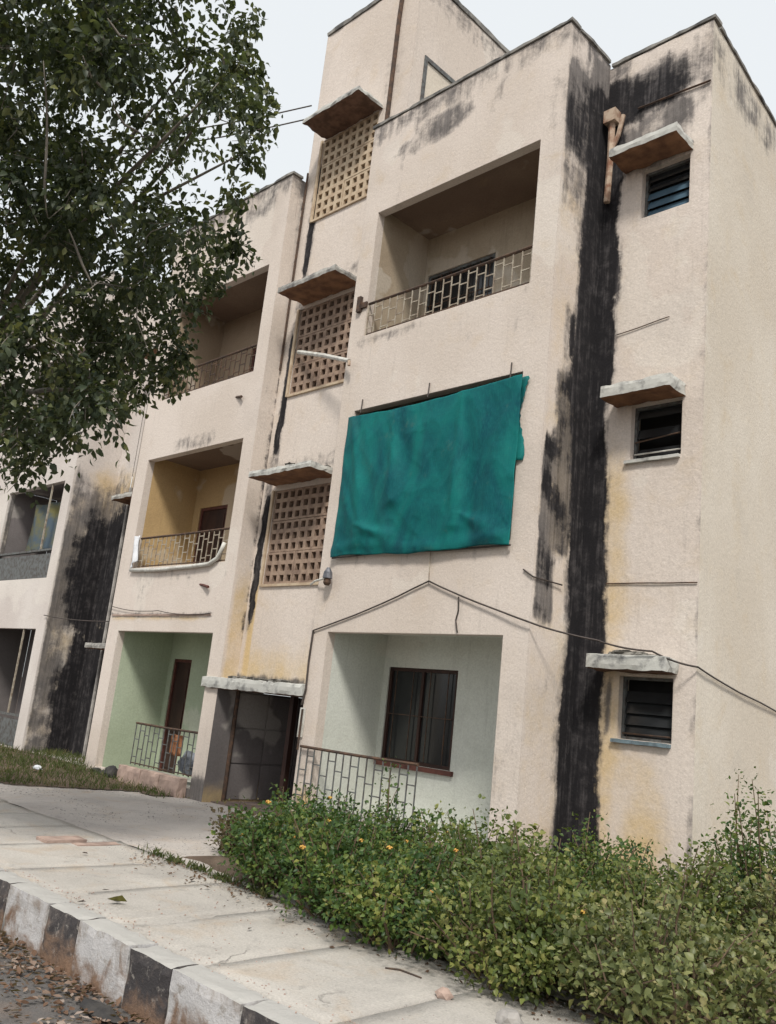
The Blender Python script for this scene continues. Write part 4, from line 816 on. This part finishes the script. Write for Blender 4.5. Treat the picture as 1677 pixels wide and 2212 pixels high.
# ------------------------------------------------------------------ shrubs
def shrub(x, y, r, h, mat, label, nl=1500, flowers=3, size=(.017, .062), rx=None):
    base = (x, y, -.08); t = empty('shrub', base, label, 'shrub', 'shrubs in the planting bed'); rx = rx or r
    stb = MB(); C_, N_, T_, L, W = [], [], [], [], []; ns = max(16, int(60 * r / .5)); tips = []; n = int(nl * 2.1 / ns)
    for k in range(ns):
        a = rng.uniform(0, 2 * math.pi); q = math.sqrt(rng.random()) * rng.uniform(.9, 1.08); lump = 1 + .42 * nz(x + math.cos(a) * q, y + math.sin(a) * q, 7, 2.2)
        shoot = 1.25 if rng.random() < .12 else 1.; hh = h * (1 - .5 * q ** 3) * rng.uniform(.42, 1.08) * lump * shoot
        tip = np.array([x + math.cos(a) * rx * q, y + math.sin(a) * r * q, base[2] + hh]); b0 = np.array([x + math.cos(a) * rx * q * .45, y + math.sin(a) * r * q * .45, base[2]])
        mid = (b0 + tip) / 2 + rng.normal(size=3) * .05 + np.array([0, 0, .06]); tips.append(tip)
        stb.tube([tuple(b0), tuple(mid), tuple(tip)], [.009, .007, .003], 4, caps=False)
        u = rng.random(n) ** .55; P = ((1 - u) ** 2)[:, None] * b0 + (2 * u * (1 - u))[:, None] * mid + (u ** 2)[:, None] * tip
        off = rng.normal(size=(n, 3)) * np.array([.06, .06, .045]); P = P + off; P[:, 2] = np.maximum(P[:, 2], base[2] + .02)
        T0 = unit(off * 8 + rng.normal(size=(n, 3)) * .5 + np.array([0, 0, .2])); N0 = unit(rng.normal(size=(n, 3)) * .5 + np.array([.1, -.25, .9]) + off * 3)
        N0 = unit(N0 - T0 * (N0 * T0).sum(1, keepdims=True)); ln = size[0] + (size[1] - size[0]) * rng.beta(2, 2.2, n) * rng.uniform(.75, 1.15); C_.append(P); N_.append(N0); T_.append(T0); L.append(ln); W.append(ln * rng.uniform(.55, .8, n))
    stb.build('stems', M['twig'], t)['kind'] = 'stuff'
    leaf_mesh('foliage', np.concatenate(C_), np.concatenate(N_), np.concatenate(T_), np.concatenate(L), np.concatenate(W), mat, t, .2, .18, base)
    for k in range(int(flowers * 1.6)):
        tip = tips[rng.integers(len(tips))] + rng.normal(size=3) * np.array([.05, .05, .02]) + np.array([.02, -.05, .01]); f = MB(); rr = rng.uniform(.016, .028)
        for m in range(7):
            a = m * 2.4; c = Vector(tip) + Vector((math.cos(a) * rr * .6 * (m > 0), math.sin(a) * rr * .6 * (m > 0), .006 * math.sin(m))); s_ = rr * .5
            f.v += [tuple(c + Vector(d) * s_) for d in ((1, 0, 0), (0, 1, 0), (-1, 0, 0), (0, -1, 0), (0, 0, .8), (0, 0, -.8))]; n6 = len(f.v) - 6
            for tri in ((0, 1, 4), (1, 2, 4), (2, 3, 4), (3, 0, 4), (1, 0, 5), (2, 1, 5), (3, 2, 5), (0, 3, 5)): f.f.append(tuple(n6 + i for i in tri)); f.m.append(0)
        f.build('flower', M['petal'], t)
    return t
G, D, Y_ = M['leaf_bush'], M['leaf_dull'], M['leaf_dry']
SHRUBS = [
 (-1.62, -2.05, .30, .40, Y_, 'brownish half dry shrub at the left end of the bed by the entrance', 900, 0),
 (-1.12, -1.8, .48, .60, G, 'dark green shrub in front of the left end of the ground floor railing', 2500, 3),
 (-.55, -1.5, .62, .66, G, 'tall leafy green shrub in front of the ground floor window', 2900, 4),
 (.35, -1.3, .66, .68, G, 'rounded green shrub in front of the bay corner pier', 2800, 3),
 (-.42, -2.55, .58, .56, G, 'low green shrub with orange blooms spilling over the left path edge', 2800, 6),
 (.42, -2.68, .62, .60, G, 'green shrub with yellow blooms in the middle of the path edge', 2900, 6),
 (1.25, -.5, .62, .66, G, 'green shrub below the lowest bathroom window by the black streak', 2300, 1),
 (1.25, -1.75, .74, .70, D, 'yellow green shrub in the middle of the bed', 3300, 2),
 (1.22, -2.86, .58, .54, G, 'dark green low shrub above the pink stone', 2800, 2),
 (2.1, -2.75, .68, .58, D, 'olive brown shrub at the front right of the bed', 3400, 0),
 (2.25, -1.3, .72, .66, D, 'straggly olive shrub against the right corner of the building', 3000, 0),
 (3.0, -2.65, .74, .60, M['leaf_pale'], 'pale olive shrub in the bottom right corner', 3400, 1),
 (2.3, .35, .66, .86, G, 'taller green shrub beside the plain end wall', 2500, 0),
 (3.1, -.7, .78, .72, M['leaf_pale'], 'pale green shrub at the right edge in front of the end wall', 3000, 0),
 (4.0, -1.7, .8, .68, M['leaf_pale'], 'broad olive shrub at the far right of the bed', 3000, 0),
]
for a in SHRUBS: shrub(*a)
# grass, weeds, litter
def tufts(name, n, place, mat, hgt, wid):
    P = np.array([place() for _ in range(n)]); T0 = unit(rng.normal(size=(n, 3)) * np.array([.5, .5, .2]) + np.array([0, 0, 1.])); N0 = unit(rng.normal(size=(n, 3))); N0 = unit(N0 - T0 * (N0 * T0).sum(1, keepdims=True))
    ln = rng.uniform(*hgt, n); return leaf_mesh(name, P, N0, T0, ln, ln * 0 + rng.uniform(*wid, n), mat, None, .1, .3)
def gp():
    while True:
        x = random.uniform(-13.5, -5.6); y = random.uniform(-2.3, .8); edge = -2.2 + .35 * nz(x, y, 0, 2.) if x < -6.4 else -.55 + .2 * nz(x, 1, 0, 3.)
        if x > -6.9 and x < -6.2: edge = -2.2 + (x + 6.9) / .7 * 1.65
        if y < edge: continue
        if y > -.02 and -8.8 < x < -5.2: continue
        if nz(x, y, 4, 1.6) < random.uniform(-.9, .35): continue
        return (x, y, court_z(x, y) - .005)
def verge_in(x, y, m=0.):
    edge = -2.2 + .35 * nz(x, y, 0, 2.) if x < -6.4 else -.55 + .2 * nz(x, 1, 0, 3.)
    if -6.9 < x < -6.2: edge = -2.2 + (x + 6.9) / .7 * 1.65
    return y > edge + m + .1 * nz(x, y, 2, 7.) and x < -5.75
vg = MB()
for i in range(100):
    for j in range(32):
        x, y = -13.6 + i * .08, -2.5 + j * .08
        if x > -5.7 or (x > -8.77 and y > -.08) or not verge_in(x + .04, y + .04, .05): continue
        P = [(x, y), (x + .08, y), (x + .08, y + .08), (x, y + .08)]; vg.quad(*[(a, b, court_z(a, b) + .012) for a, b in P])
tag(vg.build('grass_verge', M['soil'], smooth=True), kind='structure')
tufts('grass', 9000, gp, M['grass'], (.04, .16), (.006, .016))
def wp():
    x = random.uniform(-2.2, -.2); x = min(-.2, x + .5 * abs(nz(x * 3, 1, 1, 2.))); y = -2.80 + random.gauss(0, .035) + .08 * nz(x, 0, 0, 3); return (x, y, -.105)
tufts('weeds', 420, wp, M['grass'], (.02, .10), (.008, .02))
def fallen(name, n, place, mat, size):
    P = np.array([place() for _ in range(n)]); T0 = rng.normal(size=(n, 3)) * np.array([1, 1, .25]); T0 = unit(T0); N0 = unit(rng.normal(size=(n, 3)) * .35 + np.array([0, 0, 1.])); N0 = unit(N0 - T0 * (N0 * T0).sum(1, keepdims=True)); ln = rng.uniform(*size, n)
    return leaf_mesh(name, P, N0, T0, ln, ln * rng.uniform(.35, .75, n), mat, None, .25, -.1)
def lp():
    y = -4.47 - abs(random.gauss(0, .28)); return (random.uniform(-6, 3.5), y, -.412 + random.uniform(0, .02))
fallen('leaf_litter', 3600, lp, M['litter'], (.02, .065))
for (x, y, sc, lb) in ((-.43, -4.22, 1., 'dark dry leaf on the path right beside the kerb'), (-.72, -3.95, .9, 'dark dry leaf on the path left of the yellow green leaf'), (-.47, -4.0, .9, 'dark dry leaf almost touching the yellow green leaf'), (-.80, -3.14, 1., 'dark dry leaf on the path near the left end of the weeds'), (-.55, -3.13, 1., 'dark dry leaf on the path close to the leftmost green shrub'), (.55, -3.6, .7, 'small dark leaf alone in the middle of the path'), (-2.0, -3.4, .8, 'dark dry leaf on the path beside the flat pink slab')):
    o = fallen('fallen_leaf', 1, lambda: (x, y, -.085), M['deadleaf'], (.06 * sc, .075 * sc)); del o['kind']; tag(o, lb, 'leaf', 'dry leaves on the path')
o = fallen('fallen_leaf', 1, lambda: (-.33, -3.97, -.082), M['yellowleaf'], (.13, .14)); del o['kind']; tag(o, 'large curled yellow green leaf lying on the path near the kerb', 'leaf')
def pebbles(name, n, place, mat, rr_):
    mb = MB()
    for _ in range(n):
        x, y, z = place(); r_ = random.uniform(*rr_); k = len(mb.v)
        mb.v += [(x + d[0] * r_ * random.uniform(.6, 1.2), y + d[1] * r_ * random.uniform(.6, 1.2), z + d[2] * r_ * .7) for d in ((1, 0, 0), (.2, 1, 0), (-1, .1, 0), (-.1, -1, 0), (0, 0, 1), (0, 0, -1))]
        for q in ((0, 1, 4), (1, 2, 4), (2, 3, 4), (3, 0, 4), (1, 0, 5), (2, 1, 5), (3, 2, 5), (0, 3, 5)): mb.f.append(tuple(k + i for i in q)); mb.m.append(0)
    return tag(mb.build(name, mat), kind='stuff')
def bp_():
    x = random.uniform(-3, 4.5); return (x, -2.82 - abs(random.gauss(0, .16)), -.10)
def cp_():
    while True:
        x, y = random.uniform(-8, -1.8), random.uniform(-2.7, -.1)
        if nz(x, y, 9, 1.3) > random.uniform(-.3, .6): return (x, y, court_z(x, y))
def pp_(): return (random.uniform(-5, 4), random.choice((-4.22 + random.gauss(0, .05), random.uniform(-4.2, -2.8))), -.10)
pebbles('gravel', 1300, bp_, M['stone_grey'], (.003, .010)); pebbles('gravel', 1500, cp_, M['stone_grey'], (.004, .014)); pebbles('gravel', 700, pp_, M['stone_pink'], (.003, .009))
fallen('leaf_litter', 700, lambda: (random.uniform(-1.9, 4.2), -2.8 - abs(random.gauss(0, .18)), -.092), M['litter'], (.015, .045))
rock('plastic_scrap', (.62, -4.62, -.40), (.22, .07, .025), M['stone_black'], 'crumpled black plastic scrap in the leaf litter under the kerb', 'scrap', 12.3)
tg = MB(); tg.tube([(1.55, -3.35, -.088), (1.62, -3.3, -.085), (1.78, -3.29, -.088)], .006, 5); tag(tg.build('dry_twig', M['deadleaf'], origin=(1.55, -3.35, -.088)), 'thin dark twig on the path beside the pink stone', 'twig')
